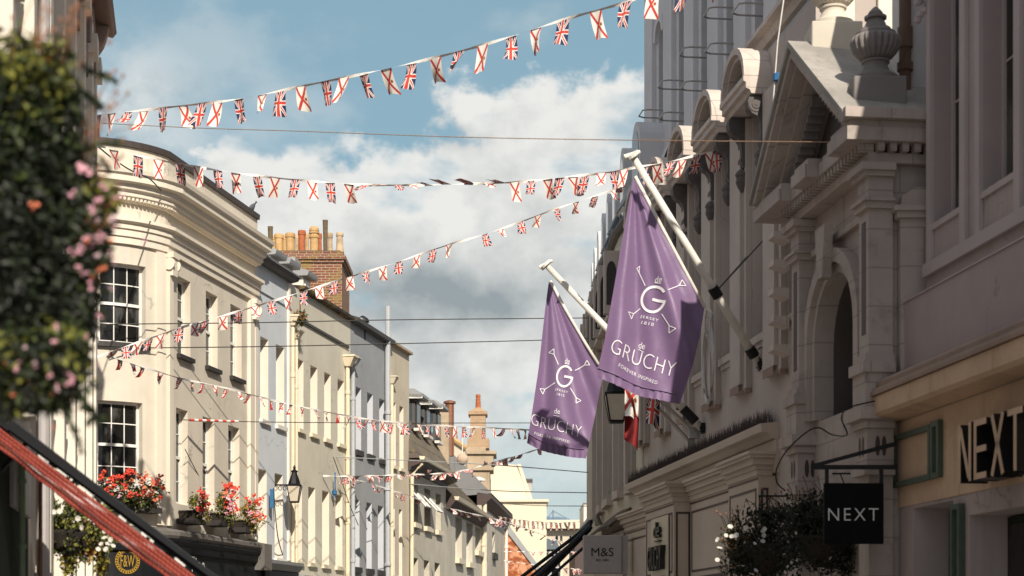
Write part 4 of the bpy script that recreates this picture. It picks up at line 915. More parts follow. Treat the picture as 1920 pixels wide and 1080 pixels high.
def gateway():
    w = WR; root = thing('stone_gateway', w.p(uR(22.4), .4, 0), 'weathered stone gateway with arch, dentilled pediment and fluted urns on its roof', 'gateway')
    nA = .40
    a0, a1 = uR(20.5), uR(24.0); ca = uR(22.13); r = .84
    arch = (ca-r, ca+r, 4.46, 6.28, 1.0)
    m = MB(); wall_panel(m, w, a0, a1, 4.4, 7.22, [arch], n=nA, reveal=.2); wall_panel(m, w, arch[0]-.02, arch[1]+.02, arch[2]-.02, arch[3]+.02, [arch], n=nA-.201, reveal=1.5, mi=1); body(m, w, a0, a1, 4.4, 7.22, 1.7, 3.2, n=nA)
    m.wbox(w, a0, a1, -3.2, nA, 0, 4.399); m.build('wall', ['gateway_stone', 'passage_shade'], root)
    m = MB(); m.wbox(w, ca-r+.02, ca+r-.02, -1.33, -1.28, 4.47, 6.26); m.build('dark_back_panel', 'shop_glass', root)  # black panel added to keep the passage depth dark
    # archivolt
    def ring(r0, r1, n0, n1, name):
        k = MB(); N = 20; zs = 5.44
        pts = [(-1, -.98)] + [(-math.cos(math.pi*i/N), math.sin(math.pi*i/N)) for i in range(N+1)] + [(1, -.98)]
        for (x0, y0), (x1, y1) in zip(pts[:-1], pts[1:]):
            A = []
            for (x, y), rr in (((x0,y0), r0), ((x1,y1), r0), ((x1,y1), r1), ((x0,y0), r1)):
                zz = zs + (y*rr if y > -.9 else -.96); A.append((ca + x*rr, zz))
            k.prism([w.p(u, n0, z) for u, z in A], [w.p(u, n1, z) for u, z in A])
        k.build(name, 'gateway_stone', root)
    ring(r+.001, r+.12, nA+.001, nA+.07, 'archivolt'); ring(r+.122, r+.30, nA+.001, nA+.14, 'archivolt')
    k = MB(); A = [(ca-.11, 6.2), (ca+.11, 6.2), (ca+.2, 6.86), (ca-.2, 6.86)]; k.prism([w.p(u, nA+.142, z) for u, z in A], [w.p(u, nA+.26, z) for u, z in A]); k.build('keystone', 'gateway_stone', root)
    # piers
    for D0, D1 in ((20.42, 20.76), (23.22, 23.56)):
        u0, u1 = uR(D0), uR(D1)
        k = MB(); k.wbox(w, u0, u1, nA-.1, .60, 4.95, 6.68); pr = k.build('pier', 'gateway_stone', root)
        k = MB(); k.wbox(w, u0+.1, u1-.1, .601, .606, 5.2, 6.55); k.build('slot_shade_panel', 'trim_brown', pr)  # thin dark plate stands in for the shaded slot
        for z0, z1, e in ((6.68, 6.76, .05), (6.76, 6.80, .09), (6.80, 7.06, .01), (7.06, 7.12, .07), (7.12, 7.21, .12)):
            k = MB(); k.wbox(w, u0-e, u1+e, nA-.1, .60+e, z0+.001, z1); k.build('capital', 'gateway_stone', pr)
        for z0, z1, e in ((4.85, 4.95, .05), (4.72, 4.85, .10), (4.3, 4.72, .06), (4.16, 4.3, .14), (4.06, 4.16, .08), (3.62, 4.06, .03), (3.5, 3.62, .08), (0, 3.5, .0)):
            k = MB(); k.wbox(w, u0-e, u1+e, nA-.1, .60+e, z0+.001, z1); k.build('pier_base', 'gateway_stone', pr)
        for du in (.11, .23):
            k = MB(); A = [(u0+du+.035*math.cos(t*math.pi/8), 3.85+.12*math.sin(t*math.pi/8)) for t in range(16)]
            k.prism([w.p(u, .60+.031, z) for u, z in A], [w.p(u, .60+.036, z) for u, z in A]); k.build('oval_recess_shade', 'trim_brown', pr)  # dark oval plates stand in for the shade in holes
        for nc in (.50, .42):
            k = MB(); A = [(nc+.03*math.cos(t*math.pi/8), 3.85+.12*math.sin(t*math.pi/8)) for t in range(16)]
            k.prism([w.p(u0-.031, n, z) for n, z in A], [w.p(u0-.036, n, z) for n, z in A]); k.build('oval_recess_shade', 'trim_brown', pr)
    # string course and oval on the spandrel
    k = MB(); k.wbox(w, uR(20.77)+.1, uR(23.2)-.1, nA+.001, nA+.07, 6.69, 6.78); k.build('string_course', 'gateway_stone', root)
    k = MB(); k.wbox(w, uR(23.0), uR(23.12), nA+.001, nA+.005, 5.6, 6.3); k.wbox(w, uR(22.95), uR(23.05), nA+.001, nA+.006, 6.42, 6.6); k.wbox(w, uR(20.95), uR(21.05), nA+.001, nA+.006, 6.42, 6.6); k.build('spandrel_recess_shade', 'trim_brown', root)  # raised dark plates stand in for shaded recesses
    # entablature
    e0, e1 = uR(20.38), uR(23.66)
    k = MB(); k.wbox(w, e0, e1, -1.4, .62, 7.222, 7.34); k.build('frieze', 'gateway_stone', root)
    k = MB(); u = e0
    while u < e1: k.wbox(w, u, u+.07, .55, .73, 7.342, 7.44); u += .13
    nn = -.9
    while nn < .55: k.wbox(w, e0-.10, e0+.02, nn, nn+.08, 7.342, 7.44); nn += .15
    k.build('dentils', 'gateway_stone', root)
    for D0, D1, n1 in ((20.22, 20.98, .93), (21.0, 21.85, .76), (21.87, 22.5, .93), (22.52, 23.05, .76), (23.07, 24.35, .93)):
        k = MB(); k.wbox(w, uR(D0), uR(D1), -1.4 if D0 < 20.5 else .2, n1, 7.442, 7.60); k.wbox(w, uR(D0)+.02, uR(D1)-.02, -1.4 if D0 < 20.5 else .2, n1-.04, 7.602, 7.68); k.build('cornice', 'gateway_stone', root)
    # pediment
    D0, DA, D2 = 20.22, 22.45, 24.36; zE, zA = 7.69, 9.28; nF = .95
    k = MB(); A = [(uR(D0)+.3, zE), (uR(DA), zA-.3), (uR(D2)-.3, zE)]; k.prism([w.p(u, .20, z) for u, z in A], [w.p(u, .30, z) for u, z in A]); k.build('tympanum', 'shade_dark_stone', root)  # shade inside the pediment is put into the tympanum's dark colour
    for (Da_, za), (Db, zb) in (((D0, zE), (DA, zA)), ((D2, zE), (DA, zA))):
        ua, ub = uR(Da_), uR(Db)
        for o0, o1, n0, n1, nm in ((-.02, -.13, .3, nF, 'raking_cornice'), (-.132, -.24, .3, nF-.08, 'raking_cornice'), (-.242, -.36, .3, nF-.24, 'raking_cornice')):
            k = MB(); s = 1 if ub > ua else -1
            A = [(ua - s*o0*.0, za+o0), (ub, zb+o0), (ub, zb+o1), (ua - s*o1*1.35, za+o0-.001 if False else za+max(o1, -.0))]
            A = [(ua - s*o0*1.35, za), (ub, zb+o0), (ub, zb+o1), (ua - s*o1*1.35, za)]
            k.prism([w.p(u, n0, z) for u, z in A], [w.p(u, n1, z) for u, z in A]); k.build(nm, 'gateway_stone', root)
        k = MB(); Ls = math.hypot(ub-ua, zb-za); i = 0
        while i < 16:
            t = .16 + i*.05; u = ua + (ub-ua)*t; z = za + (zb-za)*t
            k.wbox(w, u-.035, u+.035, .41, .62, z-.56, z-.44) if z-.56 > zE else None
            i += 1
        k.build('modillions', 'urn_stone', root)  # modillions take a darker stone for the pediment's shade
        k = MB(); A = [(ua, za), (ub, zb), (ub, zb+.09), (ua - (.0), za+.09)]
        k.prism([w.p(u, nF+.04, z) for u, z in A], [w.p(u, -1.6, z) for u, z in A]); k.build('roof_slope', 'gateway_roof', root)
    k = MB(); k.wbox(w, uR(D0)-.09, uR(D0)+.02, -1.4, nF+.03, 7.682, 7.80); k.build('gutter', 'gateway_stone', root)
    # urns
    def urn(x, yb, D, s, mat, zb):
        c = px(x, yb, D); c.z = zb
        q = MB(); q.box(c.x-.33*s, c.x+.33*s, c.y-.3*s, c.y+.3*s, zb-.5, zb+.0); pd = q.build('urn_pedestal', mat, root, bevel=.012)
        pr = [(.31,0),(.31,.06),(.28,.07),(.20,.13),(.165,.20),(.165,.24),(.19,.25),(.19,.275),(.15,.28,0),(.22,.315,1),(.295,.40,1.0),(.325,.49,1.0),(.325,.54,1.0),(.30,.58,.6),(.275,.59,0),(.275,.62,0),(.21,.66),(.205,.68),(.16,.69),(.14,.74),(.11,.80),(.15,.81),(.15,.84),(.10,.86),(.10,.885),(.07,.92),(.02,.965)]
        q = MB(); q.lathe((c.x, c.y, zb), [(p[0]*s*.93, p[1]*s*1.0, *p[2:]) for p in pr], 96, lobes=22, amp=.11); q.build('urn', mat, root, smooth=False)
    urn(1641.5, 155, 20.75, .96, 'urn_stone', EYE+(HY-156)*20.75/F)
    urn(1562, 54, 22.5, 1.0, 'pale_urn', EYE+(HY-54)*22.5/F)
    # domed pier between gateway and shop
    D = 20.3; P = lambda x, y: px(x, y, D)
    k = MB(); a, b = P(1688, 560), P(1745, 410); k.box(a.x, b.x, D-.02, D+.3, a.z-1.2, b.z); k.box(a.x-.05, b.x, D-.07, D+.3, b.z+.001, P(0,398).z); k.box(a.x-.09, b.x, D-.11, D+.3, P(0,398).z+.001, P(0,388).z)
    A = [P(1689,387), P(1745,387), P(1745,352), P(1715,352), P(1691,368)]; k.prism([p+Vector((0,-.02,0)) for p in A], [p+Vector((0,.3,0)) for p in A]); k.build('side_pier', 'gateway_stone', root)
gateway()

def department_store():
    w = WR; root = thing('department_store', w.p(uR(30), 0, 0), 'pinkish stucco department store with tall pilasters, arched window hoods and panelled shop fronts', 'building')
    u0, u1 = uR(24.38), uR(36.4); Zt = 10.75
    ops = [(uR(24.8+2*k), uR(25.72+2*k), 6.36, 9.95) for k in range(6)]
    m = MB(); wall_panel(m, w, u0, u1, 0, Zt, ops, reveal=.22); body(m, w, u0, u1, 0, Zt, .22, 6); m.build('wall', 'store_stucco', root)
    for o in ops:
        wo = MB(); wo.wbox(w, o[0]+.01, o[1]-.01, -.20, -.16, o[2], o[3]); q = wo.build('blind_window', 'upper_grey_blue', root)
        s = MB(); s.wbox(w, o[0]-.02, o[1]+.02, -.15, .07, o[2]-.10, o[2]+.02); s.wbox(w, o[0]+.03, o[1]-.03, .001, .03, o[2]-.18, o[2]-.101); s.build('sill', 'store_pilaster', q)
    for k in range(-1, 6):
        a, b = uR(25.74+2*k)+.04, uR(26.78+2*k)-.04
        if a < u0: a = u0+.02
        m = MB(); m.wbox(w, a, b, .001, .10, 5.62, 10.0); m.wbox(w, a+.16, b-.16, .102, .16, 5.70, 10.0); m.build('pilaster', 'store_pilaster', root)
        m = MB(); m.wbox(w, a+.2, b-.2, .165, .17, 5.56, 5.69); m.wbox(w, a-.03, a+.05, .02, .12, 5.54, 5.615); m.build('pilaster_foot', 'brown_eave', root)
    # toothed quoins beside the gateway
    for k in range(6):
        z = 5.75 + k*.42; m = MB(); c = uR(25.35); m.prism([w.p(c, .10, z), w.p(c, .34, z+.08), w.p(c, .34, z+.16), w.p(c, .10, z+.16)], [w.p(c+.3, .10, z), w.p(c+.3, .34, z+.08), w.p(c+.3, .34, z+.16), w.p(c+.3, .10, z+.16)]); m.build('quoin', 'hood_stone', root)
    # arched hoods on scrolled consoles
    for k in range(5):
        a, b = uR(26.6+2.05*k), uR(26.6+2.05*k)+1.5; c = (a+b)/2
        m = MB(); m.sweep(w, a, b, [(-.5, 10.03), (.33, 10.03), (.36, 10.09), (.42, 10.11), (.42, 10.2), (.46, 10.22), (.46, 10.30), (-.5, 10.31)])
        hd = m.build('window_hood', 'hood_stone', root)
        def half(ra, za, n0, n1, rb=None, zb=None):
            q = MB(); N = 14
            P0 = [(c - ra*math.cos(math.pi*i/N), 10.312 + za*math.sin(math.pi*i/N)) for i in range(N+1)]
            if rb is None: q.prism([w.p(u, n0, z) for u, z in P0], [w.p(u, n1, z) for u, z in P0])
            else:
                P1 = [(c - rb*math.cos(math.pi*i/N), 10.312 + zb*math.sin(math.pi*i/N)) for i in range(N+1)]
                for i in range(N):
                    A = [P0[i], P0[i+1], P1[i+1], P1[i]]; q.prism([w.p(u, n0, z) for u, z in A], [w.p(u, n1, z) for u, z in A])
            return q
        half(.72, .60, -.5, .20).build('hood_vault', 'hood_stone', hd)
        half(.74, .62, .201, .45, .64, .52).build('hood_arch', 'hood_stone', hd); half(.635, .515, .201, .38, .57, .45).build('hood_arch', 'hood_stone', hd)
        half(.56, .44, .201, .21).build('hood_recess_shade', 'trim_brown', hd)  # flat dark plate stands in for the deep shade inside the hood
        for uc in (a+.16, b-.16):
            q = MB(); pr = [(.0, 10.02), (.34, 10.02), (.37, 9.93), (.36, 9.82), (.30, 9.74), (.22, 9.70), (.17, 9.62), (.15, 9.45), (.17, 9.32), (.13, 9.22), (.0, 9.18)]
            q.prism([w.p(uc-.10, n, z) for n, z in pr], [w.p(uc+.10, n, z) for n, z in pr])
            for s_ in (-1, 1):
                for rr, ee in ((.12, .112), (.07, .125), (.03, .135)):
                    A = [(.24+rr*math.cos(t*math.pi/7), 9.88+rr*math.sin(t*math.pi/7)) for t in range(14)]
                    q.prism([w.p(uc+s_*.10, n, z) for n, z in A], [w.p(uc+s_*ee, n, z) for n, z in A])
            q.lathe(w.p(uc, .13, 9.05), [(.02, -.22), (.07, -.14), (.10, -.06), (.09, .02), (.11, .06), (.08, .12), (.03, .16)], 10)
            q.build('console', 'shade_dark_stone', hd)  # consoles coloured dark for the shade under the slab
    # shop front: ledge, spikes, panels
    m = MB(); m.sweep(w, uR(26.2), uR(36.9), [(.0, 4.60), (.10, 4.62), (.16, 4.70), (.28, 4.72), (.30, 4.84), (.0, 4.87)]); m.build('ledge', 'shop_panel', root)
    m = MB(); rng = random.Random(4); u = uR(26.25)
    while u < uR(36.7):
        for j in range(3):
            b = w.p(u + rng.uniform(-.01,.01), .08+.09*j+rng.uniform(-.01,.01), 4.85); t = b + UD*rng.uniform(-.06,.06) + w.sn[0]*rng.uniform(-.05,.05) + ZD*rng.uniform(.15,.27)
            m.add([b-UD*.006, b+UD*.006, t], [(0,1,2)]); m.add([b-w.sn[0]*.006, b+w.sn[0]*.006, t], [(0,1,2)])
        u += .016
    tag(m.build('bird_spikes', 'brush_fibre', root, recalc=False), kind='stuff')
    m = MB(); m.wbox(w, uR(26.2), uR(36.5), .001, .06, 4.1, 4.60); m.build('fascia_board', 'shop_panel', root)
    def section(D0, D1, n, name='shop_bay', zt=4.42, ret=True, plate=False):
        a, b = uR(D0), uR(D1)
        q = MB(); q.wbox(w, a, b, .001, n, 0, zt-.36); s = q.build(name, 'shop_panel', root)
        q = MB()
        for z0, z1, e in ((zt-.36, zt-.27, .03), (zt-.27, zt-.20, .06), (zt-.20, zt-.10, .12), (zt-.10, zt-.05, .18), (zt-.05, zt, .21)): q.wbox(w, a-e, b+e*.3, .061, n+e, z0+.001, z1)
        q.build('shop_cornice', 'shop_panel', s)
        q = MB(); t = .035
        def fr(f, x0, x1, z0, z1):
            f(x0, x1, z0, z0+t); f(x0, x1, z1-t, z1); f(x0, x0+t, z0+t, z1-t); f(x1-t, x1, z0+t, z1-t)
        fr(lambda x0, x1, z0, z1: q.wbox(w, x0, x1, n+.001, n+.012, z0, z1), a+.10, b-.10, 2.75, zt-.55)
        q.wbox(w, a, b, n+.001, n+.01, zt-.42, zt-.39); q.wbox(w, a+.05, b-.05, n+.001, n+.014, 2.60, 2.66)
        if ret and n > .2: fr(lambda x0, x1, z0, z1: q.wbox(w, a-.012, a-.001, x0, x1, z0, z1), .12, n-.04, 2.0, zt-.55)
        q.build('panel_trim', 'trim_brown', s)
        return s
    section(26.4, 28.2, .28); section(28.25, 31.55, .12, ret=False); sA = section(31.6, 34.1, .43); section(34.15, 37.6, .15, zt=4.22, ret=False)
    q = MB(); a, b = uR(31.9), uR(33.4); q.wbox(w, a, b, .455, .475, 1.9, 3.84); pl = q.build('sign_plate', 'sign_cream', sA)
    q = MB(); c = (a+b)/2
    text_on(q, 'de', w.p(c, .51, 3.60), XD, ZD, width=.52, height=.30, extrude=.03); q.wbox(w, c-.22, c+.22, .476, .53, 3.375, 3.40)
    text_on(q, 'GRUCHY', w.p(c, .53, 3.06), XD, ZD, width=1.18, height=.46, extrude=.05); text_on(q, 'FOREVER INSPIRED', w.p(c, .50, 2.66), XD, ZD, width=1.1, height=.10, extrude=.02)
    q.build('plate_lettering', 'letter_black', pl, recalc=False)
    # set-back upper storeys
    nt = -.75; t0, t1 = uR(24.7), uR(39.3)
    tops = [(uR(27.7+2*k), uR(28.3+2*k), 11.2, 15.25, 1.0) for k in range(6)]
    m = MB(); wall_panel(m, w, t0, t1, 10.3, 17.5, tops, n=nt, reveal=.22); body(m, w, t0, t1, 10.3, 17.5, .22, 5, n=nt); m.build('upper_wall', 'upper_grey_blue', root)
    m = MB(); m.wbox(w, u0, u1, nt-.2, -.01, Zt+.002, Zt+.06); m.build('terrace', 'lead_sheet', root)
    for o in tops:
        q = MB(); q.wbox(w, o[0]-.05, o[1]+.05, nt-.22, nt-.20, o[2], o[3]+.05); wn = q.build('upper_window', 'grey_glass', root)
        for a, b, e in ((o[1]+.28, o[1]+1.12, .10),):
            q = MB(); q.wbox(w, a, b, nt+.001, nt+e, 10.8, 17.4); q.build('pilaster_strip', 'upper_grey_blue', wn)
        N = 12; c, r = (o[0]+o[1])/2, (o[1]-o[0])/2; zs = o[3]-r; q = MB()
        for i in range(N):
            A = [(c-rr*math.cos(math.pi*j/N), zs+rr*math.sin(math.pi*j/N)) for j, rr in ((i, r+.03), (i+1, r+.03), (i+1, r+.2), (i, r+.2))]
            q.prism([w.p(u, nt+.001, z) for u, z in A], [w.p(u, nt+.09, z) for u, z in A])
        q.build('arch_mould', 'upper_grey_blue', wn)
    for D, z in ((37.5, 13.15), (35.5, 13.15), (33.5, 13.15), (31.5, 13.2), (35.4, 12.45), (33.4, 12.45), (31.4, 12.5), (29.5, 13.15), (29.4, 12.5)):
        q = MB(); u = uR(D); q.tube([w.p(u, nt-.05, z), w.p(u, nt+.42, z), w.p(u+.06, nt+.52, z), w.p(u+.5, nt+.52, z), w.p(u+.58, nt+.40, z), w.p(u+.58, nt-.05, z)], .017, 6); q.build('hoop_rail', 'steel', root)
    # high cornice and sunlit party wall above the gateway
    m = MB(); m.sweep(w, uR(24.72), uR(28.4), [(nt, 10.95), (-.35, 10.97), (-.28, 11.07), (-.15, 11.10), (-.10, 11.22), (.02, 11.25), (.02, 11.32), (nt, 11.36)]); m.build('high_cornice', 'hood_stone', root)
    m = MB(); m.wbox(w, uR(24.4), uR(24.69), -6, -.12, 7.2, 11.15); m.wbox(w, uR(24.3), uR(24.395), -.55, -.2, 7.2, 11.1); m.wbox(w, uR(24.3), uR(24.395), -1.3, -.9, 7.2, 11.1); m.build('party_wall', 'white_stucco', root)
    m = MB(); m.wbox(w, uR(21.05), uR(21.6), -4, -.12, 7.7, 11.3); m.build('return_wall', 'upper_grey_blue', root)
    # cable loops against the wall
    m = MB(); rng = random.Random(3)
    for k in range(9):
        c = w.p(uR(29.9), .2, 6.2+.02*k); m.tube([c + UD*(math.cos(t*.42)*(.28+.02*k)) + ZD*(math.sin(t*.42)*(.5+.03*k)) for t in range(16)], .006, 4)
    for k in range(5):
        c = w.p(uR(29.9), .2, 7.0+.02*k); m.tube([c + UD*(math.cos(t*.42)*(.24)) + ZD*(math.sin(t*.42)*(.18+.02*k)) for t in range(16)], .006, 4)
    m.build('cable_coil', 'steel', root)
department_store()

def curved_building():
    P = [(XR(36.45), 36.45), (XR(37.8), 37.8), (2.47, 39.2), (2.40, 41), (2.345, 43.2), (2.31, 45.5), (2.29, 48), (2.285, 50.5), (2.32, 53), (2.45, 56)]
    w = Wall(P, -1); root = thing('curved_corner_building', Vector((2.4, 42, 0)), 'curved stone coloured building with slot windows, small arches and a blue glazed mansard roof', 'building')
    L = w.L[-1]; Zt = 10.75
    ops = []
    for xa, xb, ys in ((1193, 1184, 908), (1169, 1160, 922), (1149, 1140, 936), (1134.5, 1128.5, 950), (1122, 1119, 962)):
        a, b = w.u(xa), w.u(xb)
        if a is None or b is None: continue
        ops.append((a, b, 4.88, 8.3))
    k = 0
    for u in [3.4 + 1.55*i for i in range(9)]:
        ops.append((u, u+.72, 9.25, 10.25, 1.0))
    m = MB(); wall_panel(m, w, 0, L, 0, Zt, ops, reveal=.25)
    A = [w.p(u, -.30, 0) for u in w.cuts(0, L)] + [Vector((12, 56, 0)), Vector((12, 37, 0))]; m.prism(A, [Vector((p.x, p.y, Zt)) for p in A])
    m.build('wall', 'stone_render', root)
    for o in ops:
        if len(o) > 4:
            q = MB(); q.wbox(w, o[0]-.02, o[1]+.02, -.26, -.2, o[2], o[3]+.02); wn = q.build('arched_window', 'dark_glass', root)
            q = MB(); q.wbox(w, o[0]-.2, o[0]-.03, .001, .16, 9.1, 10.3); q.wbox(w, o[1]+.03, o[1]+.2, .001, .16, 9.1, 10.3); q.wbox(w, o[0]-.25, o[1]+.25, .001, .22, 8.98, 9.099)
            q.build('arch_surround', 'store_pilaster', wn)
            q = MB(); q.wbox(w, o[0]-.5, o[0]-.26, .001, .34, 9.0, 10.45); sd = q.build('arch_pier', 'store_pilaster', wn)
            A = [(.06, 9.2), (.29, 9.2), (.29, 9.95)] + [(.175+.115*math.cos(math.pi*j/8), 9.95+.26*math.sin(math.pi*j/8)) for j in range(1, 8)] + [(.06, 9.95)]
            q = MB(); q.prism([w.p(o[0]-.503, a_, z_) for a_, z_ in A], [w.p(o[0]-.51, a_, z_) for a_, z_ in A]); q.build('arch_niche', 'dark_sill', sd)
        else:
            sash(root, w, o, -.22, 1, 2, frame='sign_grey', gl='blue_glass', sill=True, sill_mat='store_pilaster', sp=.16, sh=.18)
    us = sorted(o[0] for o in ops if len(o) == 4)
    for o in [q for q in ops if len(q) == 4]:
        q = MB(); q.wbox(w, o[1]+.10, o[1]+.32, .001, .12, 4.7, 8.95); q.build('pilaster', 'store_pilaster', root)
    m = MB(); m.sweep(w, 0, L, [(-.2, Zt+.002), (.10, Zt+.002), (.16, Zt+.06), (.16, Zt+.12), (-.2, Zt+.14)]); m.build('coping', 'shop_ledge', root)
    m = MB(); us = w.cuts(.2, L)
    for a, b in zip(us[:-1], us[1:]): m.quad(w.p(a, -.1, Zt+.1), w.p(b, -.1, Zt+.1), w.p(b, -.95, 13.0), w.p(a, -.95, 13.0)); m.quad(w.p(a, -.95, 13.0), w.p(b, -.95, 13.0), w.p(b, -5, 13.3), w.p(a, -5, 13.3))
    m.build('mansard', 'upper_grey_blue', root)
    for i in range(8):
        u = .9 + 2.05*i
        if u + 1.1 > L: break
        q = MB(); N = 10; A = [(u, Zt+.25), (u+.95, Zt+.25), (u+.95, 12.45)] + [(u+.475+.475*math.cos(math.pi*j/N), 12.45+.5*math.sin(math.pi*j/N)) for j in range(1, N)] + [(u, 12.45)]
        q.prism([w.p(x, -.12, z) for x, z in A], [w.p(x, -1.6, z) for x, z in A]); d = q.build('arched_dormer', 'upper_grey_blue', root)
        q = MB(); A = [(u+.16, Zt+.4), (u+.79, Zt+.4), (u+.79, 12.4)] + [(u+.475+.315*math.cos(math.pi*j/N), 12.4+.34*math.sin(math.pi*j/N)) for j in range(1, N)] + [(u+.16, 12.4)]
        q.prism([w.p(x, -.119, z) for x, z in A], [w.p(x, -.112, z) for x, z in A]); q.build('dormer_window', 'dark_glass', d)
        if u + 2.0 < L:
            q = MB(); p0 = [w.p(u+1.08, .06, Zt+.5), w.p(u+1.92, .06, Zt+.5), w.p(u+1.92, -.74, 12.8), w.p(u+1.08, -.74, 12.8)]
            q.prism(p0, [p+Vector((.05, .0, -.05)) for p in p0]); g = q.build('roof_glazing', 'teal_glass', root)
            q = MB()
            for t in (0, .33, .66, 1): q.tube([p0[0].lerp(p0[1], t)+Vector((-.02,0,.02)), p0[3].lerp(p0[2], t)+Vector((-.02,0,.02))], .03, 5)
            q.build('glazing_bar', 'grey_paint', g)
    # ground-floor canopy of slates beside the sign
    m = MB(); a, b = 1.2, 8.0; us = w.cuts(a, b)
    for p, q in zip(us[:-1], us[1:]): m.prism([w.p(p, .02, 4.35), w.p(q, .02, 4.35), w.p(q, .5, 3.95), w.p(p, .5, 3.95)], [w.p(p, .02, 4.42), w.p(q, .02, 4.42), w.p(q, .5, 4.02), w.p(p, .5, 4.02)])
    m.build('shop_canopy', 'mossy_slate', root)
    m = MB(); m.wbox(w, a, b, .001, .2, 0, 3.9); m.build('shopfront', 'store_stucco', root)
    m = MB(); c = px(1118, 968, 44); m.tube([c, px(1123, 985, 44)], .09, 8); m.build('spot_light', 'steel', root)
curved_building()

def food_sign():
    D = 36.6; P = lambda x, y: px(x, y, D); root = thing('projecting_shop_sign', P(1135, 1040), 'pale grey projecting box sign with small black lettering beside the panelled shop front', 'sign')
    m = MB(); a, b = P(1094, 1075), P(1166, 1003.5); m.box(a.x, b.x, D, D+.35, a.z, b.z); bd = m.build('sign_box', 'sign_grey', root, bevel=.012)
    m = MB(); m.box(P(1166.5,0).x, P(1178,0).x, D+.05, D+.3, a.z-.01, b.z-.01); m.build('mounting', 'sign_grey', root)
    m = MB(); text_on(m, 'M&S', P(1129.5, 1035, ) + Vector((0,-.006,0)), Vector((1,0,0)), ZD, width=41.5*D/F, height=16*D/F, extrude=.004, offset=.0)
    text_on(m, 'EST. 1884', P(1129.5, 1050) + Vector((0,-.005,0)), Vector((1,0,0)), ZD, width=23*D/F, height=4*D/F, extrude=.003); m.build('lettering', 'letter_black', bd, recalc=False)
food_sign()

def awning_arms():
    root = thing('awning_frame', px(1050, 1030, 44), 'cluster of closed black awning arms slanting from the right hand wall', 'awning frame')
    for (x0, y0), (x1, y1), r, d0, d1 in (((1108, 983), (975, 1084), .07, 44, 43), ((1108, 987), (1005, 1084), .10, 43, 42.6), ((1106, 992), (1015, 1086), .08, 44, 43), ((1100, 996), (992, 1084), .06, 46, 45), ((1096, 1025), (1030, 1084), .06, 45, 44.6), ((1108, 978), (1085, 1002), .10, 44.5, 44)):
        m = MB(); m.tube([px(x0, y0, d0), px(x1, y1, d1)], r*.7, 6); m.build('awning_arm', 'black_iron', root)
    m = MB(); m.tube([px(1022, 1069, 60), px(1051, 1069, 60)], .08, 6); m.tube([px(1041, 1069, 60), px(1041, 1100, 60)], .14, 6); tag(m.build('parasol_post', 'black_iron', loc=px(1041, 1090, 60)), 'short black post with a crossbar far down the street', 'post')
awning_arms()
# ================================================================== near left building, awning, shop
WN = Wall([(-4.3 + .19*6, 8), (-6.96, 28.0)], 1)
uN = lambda D: (D-8)*math.hypot(1, .19)
def bracketed_building():
    w = WN; L = w.L[-1]; root = thing('bracketed_building', w.p(L, 0, 0), 'old pale rendered building with deep brown bracketed eaves half hidden by the hanging flowers', 'building')
    ops = []
    for D in (13.2, 15.2, 17.2, 19.2, 21.2, 23.2, 25.2):
        for z0, z1 in ((4.4, 6.6), (7.9, 10.4)): ops.append((uN(D), uN(D+.8), z0, z1))
    m = MB(); wall_panel(m, w, 0, L, 0, 11.5, ops, reveal=.2); body(m, w, 0, L, 0, 11.5, .2, 7); m.build('wall', 'old_front', root)
    for o in ops: sash(root, w, o, -.18, 2, 4, sill=True, sill_mat='white_paint')
    for D in (12.4, 14.4, 16.4, 18.4, 20.4, 22.4, 24.4, 26.4, 27.5):
        m = MB(); m.wbox(w, uN(D), uN(D)+.36, .001, .16, 3.7 if D < 17 else 1.0, 11.2); m.wbox(w, uN(D)-.05, uN(D)+.41, .002, .22, 7.1, 7.3); m.wbox(w, uN(D)-.05, uN(D)+.41, .002, .24, 10.6, 10.9); m.build('pilaster', 'white_stucco', root)
    m = MB(); m.sweep(w, 0, uN(16.9), [(.0, 3.5), (.06, 3.52), (.1, 3.62), (.0, 3.65)]); m.build('shop_cornice', 'white_stucco', root)
    zs = 1.6 + (1190-66)*28/F
    m = MB(); m.sweep(w, 0, L+.12, [(-.3, zs+.25), (.36, zs+.02), (.40, zs+.02), (.46, zs+.10), (.44, zs+.20), (-.3, zs+1.9)]); m.build('eave', 'brown_eave', root)
    m = MB(); m.wbox(w, 0, L+.02, .001, .10, zs-1.2, zs+.24); m.build('eave_board', 'brown_eave', root)
    for D in (14, 16.6, 19.2, 21.8, 24.4, 27.55):
        u = uN(D); pr = [(.11, zs), (.36, zs+.02), (.33, zs-.10), (.27, zs-.28), (.18, zs-.42), (.16, zs-.62), (.22, zs-.66), (.20, zs-.75), (.11, zs-.85)]
        q = MB(); q.prism([w.p(u, n, z) for n, z in pr], [w.p(u+.24, n, z) for n, z in pr]); q.build('eave_bracket', 'brown_eave', root)
        q = MB()
        for r in (.62, .44):
            pts = [w.p(u-.1, .11+.02, zs-.05) + (w.p(u-1.6,.13,0)-w.p(u-.1,.13,0))*(.5+.5*math.cos(t*math.pi/10)) + ZD*(-.75 + r*1.2*math.sin(t*math.pi/10)) for t in range(11)]
            q.tube(pts, .04, 5)
        q.build('arch_trim', 'brown_eave', root)
    pipe(root, w, L-.14, .10, 0, zs-.75, .06, 'sign_grey', collars=6); pipe(root, w, uN(17.9), .12, 0, 11, .07, 'sign_grey')
    # shop at street level, below the awning
    m = MB(); m.wbox(w, 0, uN(17.0), .002, .05, 0, 3.4); s = m.build('shopfront', 'deep_green', root)
    m = MB(); m.wbox(w, uN(15.2), uN(16.9), .052, .09, 2.75, 3.3); m.build('sign_panel', 'sign_grey', s)
bracketed_building()

